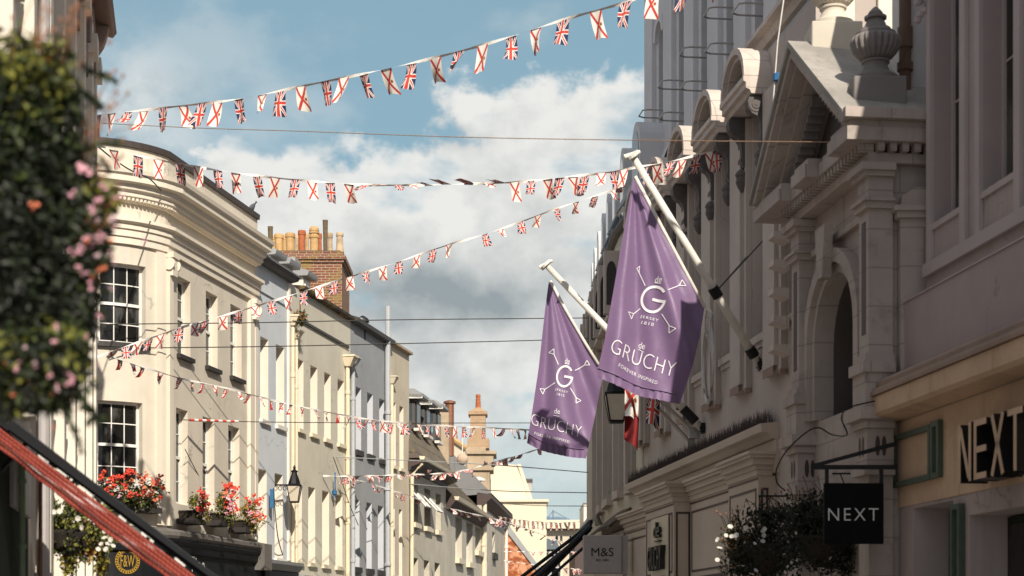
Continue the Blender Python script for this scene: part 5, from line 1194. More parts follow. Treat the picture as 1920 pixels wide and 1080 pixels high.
def side_wing():
    # plain wing filling the gap between the bracketed building and the bowed front
    root = thing('side_wing', Vector((-8.9, 36.4, 0)), 'narrow cream side wing with a slot window beside the bowed corner front', 'building')
    D = 36.2; a, b = px(120, 0, D).x, px(177, 0, D).x
    w = Wall([(a, D), (b, D-.02)], 1); L = w.L[-1]
    z0, z1 = EYE+(HY-925)*D/F, EYE+(HY-765)*D/F; u0, u1 = w.u(163), w.u(171)
    m = MB(); wall_panel(m, w, 0, L, 0, 10.4, [(u0, u1, z0, z1)], reveal=.3); body(m, w, 0, L, 0, 10.4, .3, 5); m.build('wall', 'cream_stucco', root)
    sash(root, w, (u0, u1, z0, z1), -.28, 1, 2)
    pipe(root, w, w.u(146), .1, 0, 10, .06, 'cream_paint')
side_wing()

def awning():
    D0, D1 = 14.0, 16.6; root = thing('red_awning', px(0, 800, D0), 'faded red canvas awning with black top edge sloping down over the shop', 'awning')
    P = lambda x, y, d=D0: px(x, y, d)
    e = (P(400, 1100) - P(0, 797)).normalized(); nrm = Vector((e.z, 0, -e.x)); nrm = nrm if nrm.z > 0 else -nrm
    a = P(-40, 767); b = P(430, 1121)
    # canopy sheet with thickness
    A = [a, b, b + Vector((-.3, D1-D0, 0)), a + Vector((-.3, D1-D0, 0))]
    m = MB(); m.prism(A, [p + nrm*.05 for p in A]); m.build('canopy', 'black_fascia', root)
    m = MB(); A = [P(20, 786, D0-.06), P(400, 1076, D0-.06), P(432, 1090, D0-.06), P(410, 1094, D0-.06), P(12, 802, D0-.06)]
    m.prism(A, [p + Vector((0, .09, 0)) for p in A]); m.build('top_rail', 'black_fascia', root)
    # hanging red side, gently rippled
    N = 60; m = MB(); rows = 5; g = []
    for i in range(N+1):
        t = i/N; top = Vector((-10 + 430*t, 795 + 326*t)); hgt = 33 + 8*math.sin(t*3.1) + 1.2*math.sin(t*41)
        g.append([P(top.x - 3*j/rows*2, top.y + hgt*j/rows, D0 - .02 + .018*math.sin(t*26+j*.6)*j/rows) for j in range(rows+1)])
    for i in range(N):
        for j in range(rows): m.quad(g[i][j], g[i+1][j], g[i+1][j+1], g[i][j+1])
    vl = m.build('valance', 'awning_red', root, smooth=True)
    md = vl.modifiers.new('cloth', 'SOLIDIFY'); md.thickness = .006
    m = MB()
    for i in range(0, 86):
        t = i/86; x = -10+430*t; y = 795+326*t + 24 + 6*math.sin(t*3.1); c = P(x-2, y, D0-.045); s = .0125
        m.tube([c + e*s*1.2*math.cos(k*.785) + nrm*s*.55*math.sin(k*.785) for k in range(9)], .0028, 4)
    m.build('lacing', 'trim_brown', vl)
    m = MB()
    for i in range(14):
        t = random.random(); x = 60+330*t; y = 795+326*(x+10)/430 - 2; c = P(x, y, D0-.025); l = .05+.06*random.random()
        m.hexa([c, c+e*l, c+e*l+Vector((0,.01,0)), c+Vector((0,.01,0)), c+nrm*.018, c+e*l+nrm*.014, c+e*l+nrm*.014+Vector((0,.01,0)), c+nrm*.018+Vector((0,.01,0))])
    m.build('frayed_edge', 'tape_white', vl)
    # arms and scroll iron under it
    m = MB(); m.tube([P(0, 826, 14.6), P(140, 905, 14.6)], .018, 6); m.tube([P(-5, 890, 14.6), P(48, 832, 14.6)], .02, 6)
    for k in range(7):
        c = P(8+17*k, 822+14*k, 14.7); m.tube([c + Vector((math.cos(t*.7)*.045, 0, math.sin(t*.7)*.035)) for t in range(10)], .006, 4)
    m.build('arm', 'black_iron', root)
awning()
def posts():
    D = 15.6; P = lambda x, y: px(x, y, D); c = P(41, 1190); 
    m = MB(); t = P(40, 860).z; m.tube([(c.x, D, 0), (c.x, D, t)], .03, 12)
    for z in (P(0, 1022).z, P(0, 900).z): m.tube([(c.x, D, z-.03), (c.x, D, z+.01)], .044, 12)
    tag(m.build('green_post', 'green_paint', loc=(c.x, D, 0)), 'slim pale green iron post standing under the awning', 'post')
    m = MB(); c = P(53, 1190); m.tube([(c.x, D+.4, 0), (c.x, D+.4, P(0, 893).z)], .019, 10); tag(m.build('brown_pipe', 'copper_pipe', loc=(c.x, D+.4, 0)), 'thin copper brown pipe rising beside the green post', 'pipe')
posts()

# ================================================================== plants
def near_baskets():
    D = 6.6; P = lambda x, y, d=D: px(x, y, d); rng = random.Random(8)
    def basket(name, label, blobs, n, blossoms, wires):
        c = P(*blobs[0][0][:2]); root = thing(name, c, label, 'hanging basket', 'flower baskets hanging by the near left shops')
        m = MB()
        for (x, y, dz), (rx, ry), cnt, mats in blobs:
            leaves(m, P(x, y, D+dz), (rx*D/F, rx*D/F*.8, ry*D/F), cnt, .021, mats, .25, .3, rng)
        x_, y_ = (150, 300) if wires else (130, 690)
        for k in range(26 if wires else 16):
            a = Vector((rng.uniform(90, 165), y_ + rng.uniform(-170, 230) * (1 if wires else .45), 0)); d = Vector((rng.uniform(20, 62), rng.uniform(-30, 45), 0))
            for q in range(9): p_ = a + d*(q/8) + Vector((0, 14*(q/8)**2, 0)); leaves(m, P(p_.x, p_.y, D-.05), (.012, .02, .012), 4, .017, [0, 1, 1, 2], .1, .3, rng)
        m.build('foliage', ['leaf_shade', 'leaf_dark', 'leaf_mid', 'leaf_light', 'leaf_yellow', 'leaf_rust'], root, recalc=False)
        m = MB()
        for x, y, r, mi in blossoms: tuft(m, P(x, y, D-.1+rng.uniform(-.12,.12)), r*D/F, mi, 5, rng)
        tag(m.build('blossoms', ['petal_pink', 'petal_coral', 'petal_white', 'petal_pale'], root, recalc=False), kind='stuff')
        m = MB(); x, y, dz = blobs[0][0]; r = blobs[0][1][0]*D/F*.42
        m.lathe(P(x-20, y+10, D+dz+.05), [(r*.25, -r*1.1), (r*.7, -r*.7), (r, 0), (r, .02), (r*.9, .02), (r*.6, -r*.5)], 16); m.build('basket', 'soil_dark', root)
        if wires:
            m = MB()
            for k in range(26):
                x = rng.uniform(20, 150); y0 = rng.uniform(70, 160); x1 = x+rng.uniform(-20, 60); y1 = y0-rng.uniform(40, 150); a, b = P(x, y0, D-.1), P(x1, y1, D-.1)
                m.tube([a, a.lerp(b, .5)+Vector((rng.uniform(-.01,.01),0,.02)), b], .0018, 4, 0); m.lathe(b, [(.002,-.012),(.007,0),(.004,.012)], 6, 1)
            for k in range(30):
                x = rng.uniform(140, 185); y0 = rng.uniform(240, 480); x1 = x+rng.uniform(10, 70); y1 = y0-rng.uniform(20, 120); a, b = P(x, y0, D-.05), P(x1, y1, D-.05)
                m.tube([a, a.lerp(b, .5)+Vector((0,0,.02)), b], .0015, 4, 0); m.lathe(b, [(.002,-.010),(.006,0),(.004,.010)], 6, 1)
            tag(m.build('seed_stalks', ['leaf_rust', 'seed_brown'], root, recalc=False), kind='stuff')
        return root
    K, DK, MI, LI, YE, RU = range(6)
    top = [(30, 330, 0), (150, 270)], 
    blobs = [((20, 420, .05), (165, 190), 6200, [K,K,K,K,DK]), ((20, 240, 0), (128, 160), 4200, [K,DK,DK,MI,MI]), ((60, 150, -.05), (88, 88), 1700, [DK,MI,MI,LI,LI]), ((105, 330, 0), (68, 160), 1700, [K,DK,DK,MI]),  # shade in the middle and sun on top are put into leaf colours
             ((165, 420, 0), (62, 95), 800, [K,DK,DK,MI]), ((60, 590, .05), (130, 50), 1500, [K,K,DK]), ((190, 370, -.02), (36, 40), 330, [MI,LI]), ((150, 520, 0), (55, 90), 800, [K,K,DK,MI]), ((10, 560, .05), (150, 70), 1600, [K,K,DK])]
    fl = [(rng.gauss(195, 34), rng.gauss(400, 55), rng.uniform(3, 7), rng.choice([0,0,3])) for _ in range(30)] + [(rng.gauss(165, 18), rng.gauss(500, 40), rng.uniform(5, 8), rng.choice([0, 1])) for _ in range(14)] + [(77, 149, 8, 0), (160, 320, 12, 0), (148, 285, 7, 1), (133, 365, 7, 0), (60, 385, 9, 1), (225, 300, 5, 0)]
    basket('flower_basket', 'big dark leafy hanging basket with pink blossoms filling the upper left, out of focus', blobs, 0, fl, True)
    blobs = [((60, 690, 0), (116, 88), 3800, [K,DK,DK,MI,LI]), ((105, 640, 0), (68, 55), 1000, [DK,MI,MI,LI]), ((20, 730, 0), (90, 60), 1300, [K,DK,MI]), ((90, 745, 0), (40, 35), 350, [DK,MI])]
    fl = [(rng.gauss(90, 46), rng.gauss(692, 32), rng.uniform(2.5, 6), rng.choice([0,0,3])) for _ in range(30)] + [(rng.gauss(60, 50), rng.gauss(700, 40), rng.uniform(2, 3.5), 1) for _ in range(12)] + [(107, 611, 6, 0), (100, 640, 7, 0)]
    basket('flower_basket', 'lower leafy hanging basket dotted with small pink flowers above the red awning', blobs, 0, fl, False)
near_baskets()

def petunia_basket(name, label, D, blobs, whites, seed, dark=False, stalks=True, bracket=None, group=None, size=.03):
    P = lambda x, y, d=D: px(x, y, d); rng = random.Random(seed); c = P(*blobs[0][0])
    root = thing(name, c, label, 'hanging basket', group); m = MB()
    for (x, y), (rx, ry), cnt, mats in blobs: leaves(m, P(x, y, D+rng.uniform(-.05,.05)), (rx*D/F, rx*D/F*.75, ry*D/F), cnt, size, mats, .3, .5, rng)
    m.build('foliage', ['leaf_shade', 'leaf_dark', 'leaf_mid', 'leaf_light', 'leaf_yellow', 'leaf_rust'], root, recalc=False)
    m = MB()
    for x, y, r in whites: bloom(m, P(x, y, D-.36-.05*rng.random()), r*D/F, 0, rng=rng, petals=6)
    m.build('blossoms', ['petal_white'], root, recalc=False)
    x, y = blobs[0][0]; r = blobs[0][1][0]*D/F*.6
    m = MB(); m.lathe(P(x, y, D), [(r*.3, -r), (r*.8, -r*.6), (r, 0), (r*.95, .03), (r*.6, -.2)], 16); m.build('basket', 'soil_dark', root)
    if stalks:
        m = MB()
        for k in range(stalks):
            (bx, by), (rx, ry) = blobs[k % len(blobs)][:2]; x0 = bx + rng.uniform(-.7, .7)*rx; y0 = by-ry*.6; b = P(x0+rng.uniform(-22, 4), y0-rng.uniform(16, 46), D); a = P(x0, y0, D)
            m.tube([a, a.lerp(b, .5)+Vector((.01,0,.02)), b], .004, 4, 0); m.lathe(b, [(.004,-.02),(.014,0),(.008,.018)], 6, 1)
        tag(m.build('seed_stalks', ['leaf_dark', 'seed_brown'], root, recalc=False), kind='stuff')
    if bracket:
        m = MB()
        for seg, r in bracket: m.tube([P(x, y, D) for x, y in seg], r, 6)
        m.build('bracket', 'black_iron', root)
K, DK, MI, LI, YE, RU = range(6)
petunia_basket('petunia_basket', 'sunlit trailing hanging basket with white petunias below the red awning', 19.0,
    [((135, 1000), (72, 62), 1500, [DK,MI,LI,LI]), ((95, 985), (40, 50), 700, [MI,LI,LI,YE]), ((70, 1040), (20, 45), 300, [MI,LI,YE]), ((130, 1050), (16, 50), 350, [LI,YE,LI]), ((170, 1000), (40, 50), 500, [DK,MI,RU,YE]), ((168, 1030), (26, 24), 300, [RU,YE,RU]), ((195, 1000), (24, 45), 350, [MI,LI]), ((190, 1060), (14, 30), 160, [LI,YE]), ((150, 955), (50, 25), 400, [DK,MI,LI])],
    [(101,960,5.5),(112,959,6),(146,972,6),(154,989,6),(82,990,5.5),(87,1009,4.5),(112,942,5),(168,974,4.5),(178,980,4.5),(60,978,4),(136,943,4),(196,1009,6),(204,1020,7),(208,1012,6),(199,1030,6),(190,1020,5),(212,1024,5),(196,996,5),(184,1030,5)], 5, stalks=8,
    bracket=[([(53, 910), (100, 910)], .012), ([(78, 945), (104, 914)], .008), ([(72, 945), (100, 914)], .008), ([(100, 910), (102, 950)], .006)], group='white petunia baskets')
petunia_basket('petunia_basket', 'shaded hanging basket with white petunias on its left edge near the panelled shop fronts', 22.5,
    [((1440, 1025), (85, 75), 2600, [K,DK,DK,K]), ((1380, 1020), (32, 55), 500, [DK,MI,RU]), ((1395, 1060), (50, 40), 600, [K,DK]), ((1450, 970), (45, 25), 500, [K,DK,DK])],  # shade on this basket is put into its black leaf colours
    [(1381,1004,6),(1372,1006,5),(1346,1012,6),(1349,1028,6),(1369,988,6),(1361,1004,4.5),(1430,997,5),(1432,1004,5),(1430,1015,5),(1433,992,5),(1398,990,5),(1415,1019,4),(1471,1042,5),(1490,1066,6),(1345,1050,5),(1417,1070,5)], 6, stalks=26,
    bracket=[([(1478, 930), (1422, 930)], .014), ([(1424, 930), (1424, 955), (1427, 975)], .01), ([(1447, 930), (1402, 980)], .007), ([(1440, 932), (1470, 980)], .006), ([(1444, 930), (1440, 970)], .006)], group='white petunia baskets')
petunia_basket('petunia_basket', 'dark bushy hanging basket behind the square black hanging sign', 21.6,
    [((1545, 1010), (90, 80), 2600, [K,K,DK]), ((1515, 965), (50, 45), 900, [K,DK,DK]), ((1600, 1050), (60, 45), 900, [K,DK])],  # near-black leaves carry the shade here as well
    [(1540,912,5),(1556,1046,4),(1492,1000,3),(1490,1075,6)], 9, stalks=26, bracket=[([(1560, 888), (1615, 888)], .012), ([(1575, 888), (1590, 925)], .008)] , group='white petunia baskets')

def window_boxes():
    rng = random.Random(12); w = WB
    def box(label, uu, x0, ytop, ybase, n, wn, hs, reds, pinks, whites, mats):
        ua, ub = uu; uc = (ua+ub)/2; D_ = w.p(uc, n*.5, 0).y; zb = EYE+(HY-ybase)*D_/F; zt = EYE+(HY-ytop)*D_/F; c = w.p(uc, n, zb); H = zt-zb
        root = thing('flower_box', c, label, 'flower box', 'geranium boxes on the cream corner building')
        m = MB(); m.wbox(w, ua+.12, ub-.12, .03, n+.06, zb, zb+.14); m.wbox(w, ua+.1, ub-.1, .02, n+.08, zb+.14, zb+.17); m.build('planter', 'soil_dark', root)
        D = c.y; m = MB(); hw = (ub-ua)/2
        for k in range(7):
            u = ua + (ub-ua)*(k+.5)/7; leaves(m, w.p(u, n+.06, zb+.16+H*.28), (hw*.36, .24, H*.34), int(hs*1.7), .034, mats, .1, .2, rng)
        leaves(m, w.p(uc, n+.10, zb+.10), (hw*.9, .24, .24), hs*5, .03, mats, .2, 1, rng)
        m.build('foliage', ['leaf_dark', 'leaf_mid', 'leaf_light', 'leaf_yellow', 'leaf_rust'], root, recalc=False)
        m = MB()
        def put(cnt, mi, lo, hi, r, nn):
            for _ in range(cnt): tuft(m, w.p(ua + (ub-ua)*rng.random(), n+.1+rng.random()*.16, zb+H*rng.uniform(lo, hi)), r*rng.uniform(.8, 1.25), mi, nn, rng)
        put(reds, 0, .25, 1.0, .047, 8); put(pinks, 1, .1, .9, .038, 7); put(whites, 2, .3, .75, .05, 7); put(reds//3, 3, .2, .9, .05, 7)
        m.build('blossoms', ['petal_red', 'petal_pink', 'petal_white', 'petal_coral'], root, recalc=False)
        m = MB(); m.wbox(w, ua+.02, ub-.02, .001, n+.1, zb-.12, zb-.005); m.build('ledge', 'dark_sill', root)
    A = [0, 1, 2, 2, 3]
    o = bayops
    box('wide flower box of red and white geraniums below the bowed sash window', (o[1][0]-.12, o[1][1]+.28), 0, 884, 950, .20, 1, 75, 46, 4, 16, [0,1,1,2])
    nar = lambda q: (q[0]-.02, min(q[1]+.02, q[0]+.86))
    box('flower box of small red geraniums, lowest sill left of the three narrow windows', nar(o[5]), 0, 920, 973, .34, 1, 60, 14, 10, 1, [1,2,2,3])
    box('tall flower box of red and pink geraniums under the middle narrow window', nar(o[6]), 0, 906, 977, .34, 1, 60, 24, 26, 3, [0,1,2,3])
    box('trailing flower box of yellowing geraniums under the right narrow window', nar(o[7]), 0, 925, 990, .34, 1, 60, 12, 16, 3, [2,3,3,1])
window_boxes()

# ================================================================== lamps
def lantern(name, label, c, s, arm_from, foot, mat_dark='black_iron'):
    """c: centre of the base of the glass; s: overall size"""
    root = thing(name, c, label, 'street lamp', 'black wall lanterns'); h = s
    m = MB(); m.lathe(c, [(.235*s, .50*s), (.245*s, .53*s), (.20*s, .56*s), (.17*s, .68*s), (.10*s, .86*s), (.085*s, .92*s), (.115*s, .94*s), (.115*s, .97*s), (.06*s, 1.0*s), (.035*s, 1.03*s), (.05*s, 1.07*s), (.03*s, 1.12*s), (.01*s, 1.16*s)], 8, rot=math.pi/8); m.build('cap', mat_dark, root)
    b, t = .125*s, .225*s
    q = [(b, 0), (b, b), (0, b)]; m = MB()
    c0 = [Vector((sx*b, sy*b, .0)) + c for sx, sy in ((-1,-1),(1,-1),(1,1),(-1,1))]; c1 = [Vector((sx*t*.93, sy*t*.93, .5*s)) + c for sx, sy in ((-1,-1),(1,-1),(1,1),(-1,1))]
    for i in range(4): m.quad(c0[i], c0[(i+1)%4], c1[(i+1)%4], c1[i])
    m.build('lamp_glass', 'lamp_glass', root)
    m = MB()
    for i in range(4): m.tube([c0[i], c1[i]], .016*s, 4); m.tube([c0[i], c0[(i+1)%4]], .02*s, 4); m.tube([c1[i], c1[(i+1)%4]], .018*s, 4)
    m.box(c.x-b, c.x+b, c.y-b, c.y+b, c.z-.03*s, c.z-.005); m.build('frame', mat_dark, root)
    m = MB(); m.tube([arm_from, Vector((c.x, arm_from.y, arm_from.z))], .022, 6); m.tube([arm_from+Vector((0,0,.1)), arm_from-Vector((0,0,.16))], .03, 6)
    d = (c - arm_from); d.z = 0; d = d*.75
    for k in range(3):
        o = arm_from + d*(.2+.28*k) + Vector((0,0,-.09)); m.tube([o + d.normalized()*.07*math.cos(t*.6)*(1-t*.05) + ZD*.07*math.sin(t*.6)*(1-t*.05) for t in range(14)], .009, 4)
    m.build('bracket', mat_dark, root)
c = px(552, 941, 42.9); a = px(509, 908, 42.7)
lantern('wall_lantern', 'black tapered wall lantern on a scrolled arm in front of the pale blue house', c, .80, Vector((a.x, c.y, a.z)), None)
c = px(1156, 790, 35.5)
lantern('wall_lantern', 'black wall lantern hanging just below the larger purple banner', c, 1.12, Vector((XR(35.5), c.y, c.z+.75)), None)

# ================================================================== purple banners
def bez(pts, t):
    L = [0]
    for a, b in zip(pts[:-1], pts[1:]): L.append(L[-1]+math.hypot(b[0]-a[0], b[1]-a[1]))
    s = t*L[-1]
    for i in range(len(pts)-1):
        if s <= L[i+1] or i == len(pts)-2:
            k = (s-L[i])/max(1e-9, L[i+1]-L[i]); return (pts[i][0]+(pts[i+1][0]-pts[i][0])*k, pts[i][1]+(pts[i+1][1]-pts[i][1])*k)
def banner(label, D, DF, left, right, tip, polefoot, poletip, conv, big, zoomscale, items, stays, shift=0):
    foot = px(*polefoot, DF)
    root = thing('flag_pole', foot, label, 'flagpole', 'purple banners on slanting white poles')
    xt, yt = tip; yb = max(right[-1][1], left[-1][1])
    def disp(x, y):
        th = math.atan2(x-xt, max(1, y-yt)); r = math.hypot(x-xt, y-yt)/420
        d = .115*min(1, r*1.4)*math.sin(th*15+.6+shift) + .05*min(1, r*1.2)*math.sin(th*34+1.3+shift) + .018*math.sin(x*.09+y*.05+shift)*min(1, r)
        hl = left[-1][1] + (right[-1][1]-left[-1][1])*(x-left[-1][0])/(right[-1][0]-left[-1][0])
        e = max(0, 1-(hl-y)/16.0) if hl > y-1 else 1
        return d + e*(.022*math.sin(x*.55+shift) + .018*math.sin(x*.93+y*.4))
    S3 = lambda x, y, off=0: px(x, y, D) + Vector((0, disp(x, y) - off, 0))
    m = MB(); NU, NV = 36, 70; k = 0; vs = []; 
    for j in range(NV+1):
        a, b = bez(left, j/NV), bez(right, j/NV)
        for i in range(NU+1):
            t = i/NU; x = a[0]+(b[0]-a[0])*t; y = a[1]+(b[1]-a[1])*t + (6*math.sin(math.pi*t)*(j/NV)**6)
            vs.append(S3(x, y))
    m.add(vs, [(j*(NU+1)+i, j*(NU+1)+i+1, (j+1)*(NU+1)+i+1, (j+1)*(NU+1)+i) for j in range(NV) for i in range(NU)])
    fl = m.build('banner', 'purple_satin', root, smooth=True, recalc=False)
    # hem seam
    m = MB(); pts = [S3(*[left[-1][q]*(1-t)+right[-1][q]*t + ((-17+ 6*math.sin(math.pi*t)) if q == 1 else (right[-1][0]-left[-1][0])*.02) for q in (0, 1)], .012) for t in [i/30*.95 for i in range(31)]]; m.tube(pts, .009, 5); m.build('hem_seam', 'purple_satin', fl, smooth=True)
    # printed marks: strokes and lettering laid on the cloth
    bm = bmesh.new()
    def poly(pts):
        try: bm.faces.new([bm.verts.new((p[0], p[1], 0)) for p in pts])
        except ValueError: pass
    def stroke(a, b, wd):
        dx, dy = b[0]-a[0], b[1]-a[1]; l = math.hypot(dx, dy); nx, ny = -dy/l*wd/2, dx/l*wd/2
        poly([(a[0]-nx, a[1]-ny), (b[0]-nx, b[1]-ny), (b[0]+nx, b[1]+ny), (a[0]+nx, a[1]+ny)])
    def txt(s, cx, cy, xd, ud, width, height, **kw):
        v, f = text_mesh(s, **kw); xs = [p.x for p in v]; ys = [p.y for p in v]; mx, my = (min(xs)+max(xs))/2, (min(ys)+max(ys))/2
        sx, sy = width/(max(xs)-min(xs)), height/(max(ys)-min(ys))
        vv = [bm.verts.new((cx + xd[0]*(p.x-mx)*sx + ud[0]*(p.y-my)*sy, cy + xd[1]*(p.x-mx)*sx + ud[1]*(p.y-my)*sy, 0)) for p in v]
        for q in f:
            try: bm.faces.new([vv[i] for i in q])
            except ValueError: pass
    Z = lambda p: (conv[0]+p[0]/zoomscale, conv[1]+p[1]/zoomscale)
    for a, b in items['lines']: stroke(Z(a), Z(b), 1.5)
    for tri in items['tris']:
        q = [Z(p) for p in tri]
        for a, b in zip(q, q[1:]+q[:1]): stroke(a, b, 1.35)
    (gx, gy), rx, ry, rot, gw = items['G']; gx, gy = Z((gx, gy)); rx /= zoomscale; ry /= zoomscale; rot = R(rot); N = 44
    def gp(ang, f):   # image coordinates, y down
        x = rx*f*math.cos(ang); y = -ry*f*math.sin(ang); return (gx + x*math.cos(rot) - y*math.sin(rot), gy + x*math.sin(rot) + y*math.cos(rot))
    f0 = 1 - gw; a0, a1 = R(40), R(352)
    for i in range(N):
        t, t2 = a0+(a1-a0)*i/N, a0+(a1-a0)*(i+1)/N; poly([gp(t, f0), gp(t2, f0), gp(t2, 1), gp(t, 1)])
    A, B = gp(R(180), .06), gp(R(-4), .99); stroke(A, B, ry*gw*1.05)
    for s, (cx, cy), wd, ht, sl, up, kw in items['text']:
        x, y = Z((cx, cy)); l = math.hypot(1, sl); txt(s, x, y, (1/l, sl/l), up, wd/zoomscale, ht/zoomscale, **kw)
    for a, b in items['under']: stroke(Z(a), Z(b), 1.2)
    xs = [v.co.x for v in bm.verts]; ys = [v.co.y for v in bm.verts]
    for ax, lo, hi in ((0, min(xs), max(xs)), (1, min(ys), max(ys))):
        c = lo + 3
        while c < hi:
            bmesh.ops.bisect_plane(bm, geom=bm.verts[:]+bm.edges[:]+bm.faces[:], plane_co=(c if ax == 0 else 0, c if ax == 1 else 0, 0), plane_no=(1 if ax == 0 else 0, 1 if ax == 1 else 0, 0)); c += 4
    m = MB(); bm.verts.index_update(); m.add([S3(v.co.x, v.co.y, .012) for v in bm.verts], [[v.index for v in f.verts] for f in bm.faces]); bm.free()
    m.build('print', 'print_white', fl, recalc=False)
    # white heading rope
    m = MB(); n_ = [p for p in right if p[1] <= items['heady']]; pts = [S3(p[0], p[1], .005) for p in n_]; m.tube(pts, .028, 8); m.tube([pts[-1], px(n_[-1][0]+18, n_[-1][1]+16, D)], .012, 6); m.build('heading', 'rope_white', fl, smooth=True)
    # pole
    tipp = px(*poletip, D); d = (foot-tipp).normalized()
    m = MB(); m.tube([tipp, foot], .052, 14, r2=.068); po = m.build('pole', 'white_paint', root, smooth=True)
    m = MB(); e = d.cross(Vector((0,1,0))); m.tube([tipp - d*.02, tipp - d*.07], .12, 16); m.tube([tipp - d*.1 - e*.12, tipp - d*.02 + e*.14], .03, 8); m.build('truck', 'white_paint', po)
    cl = foot + (tipp-foot)*items['clamp']; m = MB(); m.tube([cl - d*.09, cl + d*.09], .088, 14); m.build('clamp_ring', 'black_iron', po)
    m = MB(); m.tube([foot - d*.32, foot - d*.16], .09, 14); m.build('clamp_ring', 'black_iron', po)
    m = MB(); m.box(foot.x-.02, XR(DF)+.1, foot.y-.09, foot.y+.09, foot.z-.09, foot.z+.09); m.tube([foot-Vector((0,.14,0)), foot+Vector((0,.14,0))], .05, 10); m.build('foot_bracket', 'black_iron', root)
    m = MB()
    for sx, sy, dd in stays:
        e = px(sx, sy, dd); m.tube([cl, e], .012, 6); m.tube([e, e+Vector((.12, 0, 0))], .07, 8)
    if stays: m.build('stay', 'wire_dark', root)
    return root
IT1 = dict(lines=[((347,213),(303,112)), ((507,257),(595,208)), ((313,373),(265,412)), ((465,420),(515,510))],
    tris=[[(290,85),(308,68),(304,116)], [(595,208),(615,168),(642,212)], [(225,405),(265,412),(248,453)], [(515,512),(562,537),(515,563)]],
    G=((405, 313), 90, 99, 13, .19), heady=580, clamp=.36,
    text=[('de', (440,176), 46, 44, .10, (.15,-.98), dict(offset=-.002)), ('JERSEY', (378,449), 134, 24, .28, (.2,-.97), dict(spacing=1.3)), ('1810', (366,483), 88, 24, .26, (.2,-.97), dict(spacing=1.3)),
          ('de', (327,640), 46, 48, .34, (.2,-.97), dict(offset=-.002)), ('GRUCHY', (331,742), 490, 104, .365, (.24,-.97), dict(offset=-.018, spacing=1.02)), ('FOREVER INSPIRED', (294,856), 308, 26, .42, (.25,-.96), dict(spacing=1.2))],
    under=[((412,194),(455,206)), ((300,664),(339,688))])
banner('larger purple banner with white monogram, on the white pole nearest the stone gateway', 26.15, 27.3,
    [(1188,331),(1172,420),(1150,545),(1133,640),(1117,708)], [(1191,331),(1232,408),(1275,487),(1322,574),(1313,630),(1296,690),(1275,757)], (1189,331), (1424,684), (1188,296), (1120,480), None, 3.859, IT1, [(1408,473,27.9),(1440,441,26.7)])
IT2 = dict(lines=[((360,208),(323,118)), ((507,255),(590,207)), ((332,367),(245,415)), ((465,415),(517,505))],
    tris=[[(278,97),(322,68),(323,118)], [(590,207),(613,168),(637,208)], [(200,412),(245,415),(224,460)], [(515,503),(560,525),(515,552)]],
    G=((416, 312), 75, 98, 8, .2), heady=690, clamp=.10,
    text=[('de', (440,178), 44, 44, .10, (.1,-.99), dict(offset=-.002)), ('JERSEY', (388,441), 116, 26, .28, (.12,-.98), dict(spacing=1.3)), ('1810', (380,474), 66, 24, .24, (.12,-.98), dict(spacing=1.3)),
          ('de', (350,617), 50, 46, .2, (.12,-.98), dict(offset=-.002)), ('GRUCHY', (343,741), 455, 98, .285, (.13,-.985), dict(offset=-.018, spacing=1.02)), ('FOREVER INSPIRED', (305,847), 318, 24, .285, (.14,-.98), dict(spacing=1.2))],
    under=[((416,199),(456,208)), ((318,651),(368,665))])
banner('smaller purple banner with white monogram, further up the street against the sky', 30.9, 31.0,
    [(1029,527),(1022,580),(1010,690),(998,770),(988,831)], [(1032,527),(1060,580),(1095,640),(1122,684),(1131,700),(1116,780),(1098,861)], (1030,527), (1316,803), (1027,500), (970,640), None, 4.694, IT2, [(1268,762,32.2)], shift=1.7)

# ================================================================== hanging national flags beside the lantern
def grid_mesh(name, mat, rows, uvs, parent, nu, nv):
    o0 = wloc(parent); me = bpy.data.meshes.new(name)
    me.from_pydata([tuple(p-o0) for p in rows], [], [(j*(nu+1)+i, j*(nu+1)+i+1, (j+1)*(nu+1)+i+1, (j+1)*(nu+1)+i) for j in range(nv) for i in range(nu)])
    uv = me.uv_layers.new(name='UVMap')
    for l in me.loops: uv.data[l.index].uv = uvs[l.vertex_index]
    me.materials.append(MAT[mat]); me.polygons.foreach_set('use_smooth', [True]*len(me.polygons))
    o = bpy.data.objects.new(name, me); COL.objects.link(o); o.parent = parent; return o
def national(label, D, quad, mat, foot, tip, lower=None):
    f = px(*foot, D); root = thing('wall_flag', f, label, 'flag', 'small flags on wall poles')
    m = MB(); m.tube([px(*tip, D), f], .035, 8); m.box(f.x-.1, XR(D)+.1, D-.08, D+.08, f.z-.1, f.z+.1); m.build('pole', 'steel', root)
    nu, nv = 10, 12; rows = []; uv = []
    for j in range(nv+1):
        for i in range(nu+1):
            s, t = i/nu, j/nv; a = Vector(quad[0]).lerp(Vector(quad[1]), s); b = Vector(quad[3]).lerp(Vector(quad[2]), s); p = a.lerp(b, t)
            rows.append(px(p.x, p.y, D) + Vector((0, .16*math.sin(s*7+t*2)*(.4+t*.6), 0))); uv.append((s*.8+.1+.15*t, 1-t))
    grid_mesh('cloth', mat, rows, uv, root, nu, nv)
    if lower:
        rows = []
        for j in range(nv+1):
            for i in range(nu+1):
                s, t = i/nu, j/nv; a = Vector(lower[0]).lerp(Vector(lower[1]), s); b = Vector(lower[3]).lerp(Vector(lower[2]), s); p = a.lerp(b, t); rows.append(px(p.x, p.y, D+.1) + Vector((0, .14*math.sin(s*6+t), 0)))
        grid_mesh('lower_cloth', 'maroon_cloth', rows, [(0,0)]*len(rows), root, nu, nv)
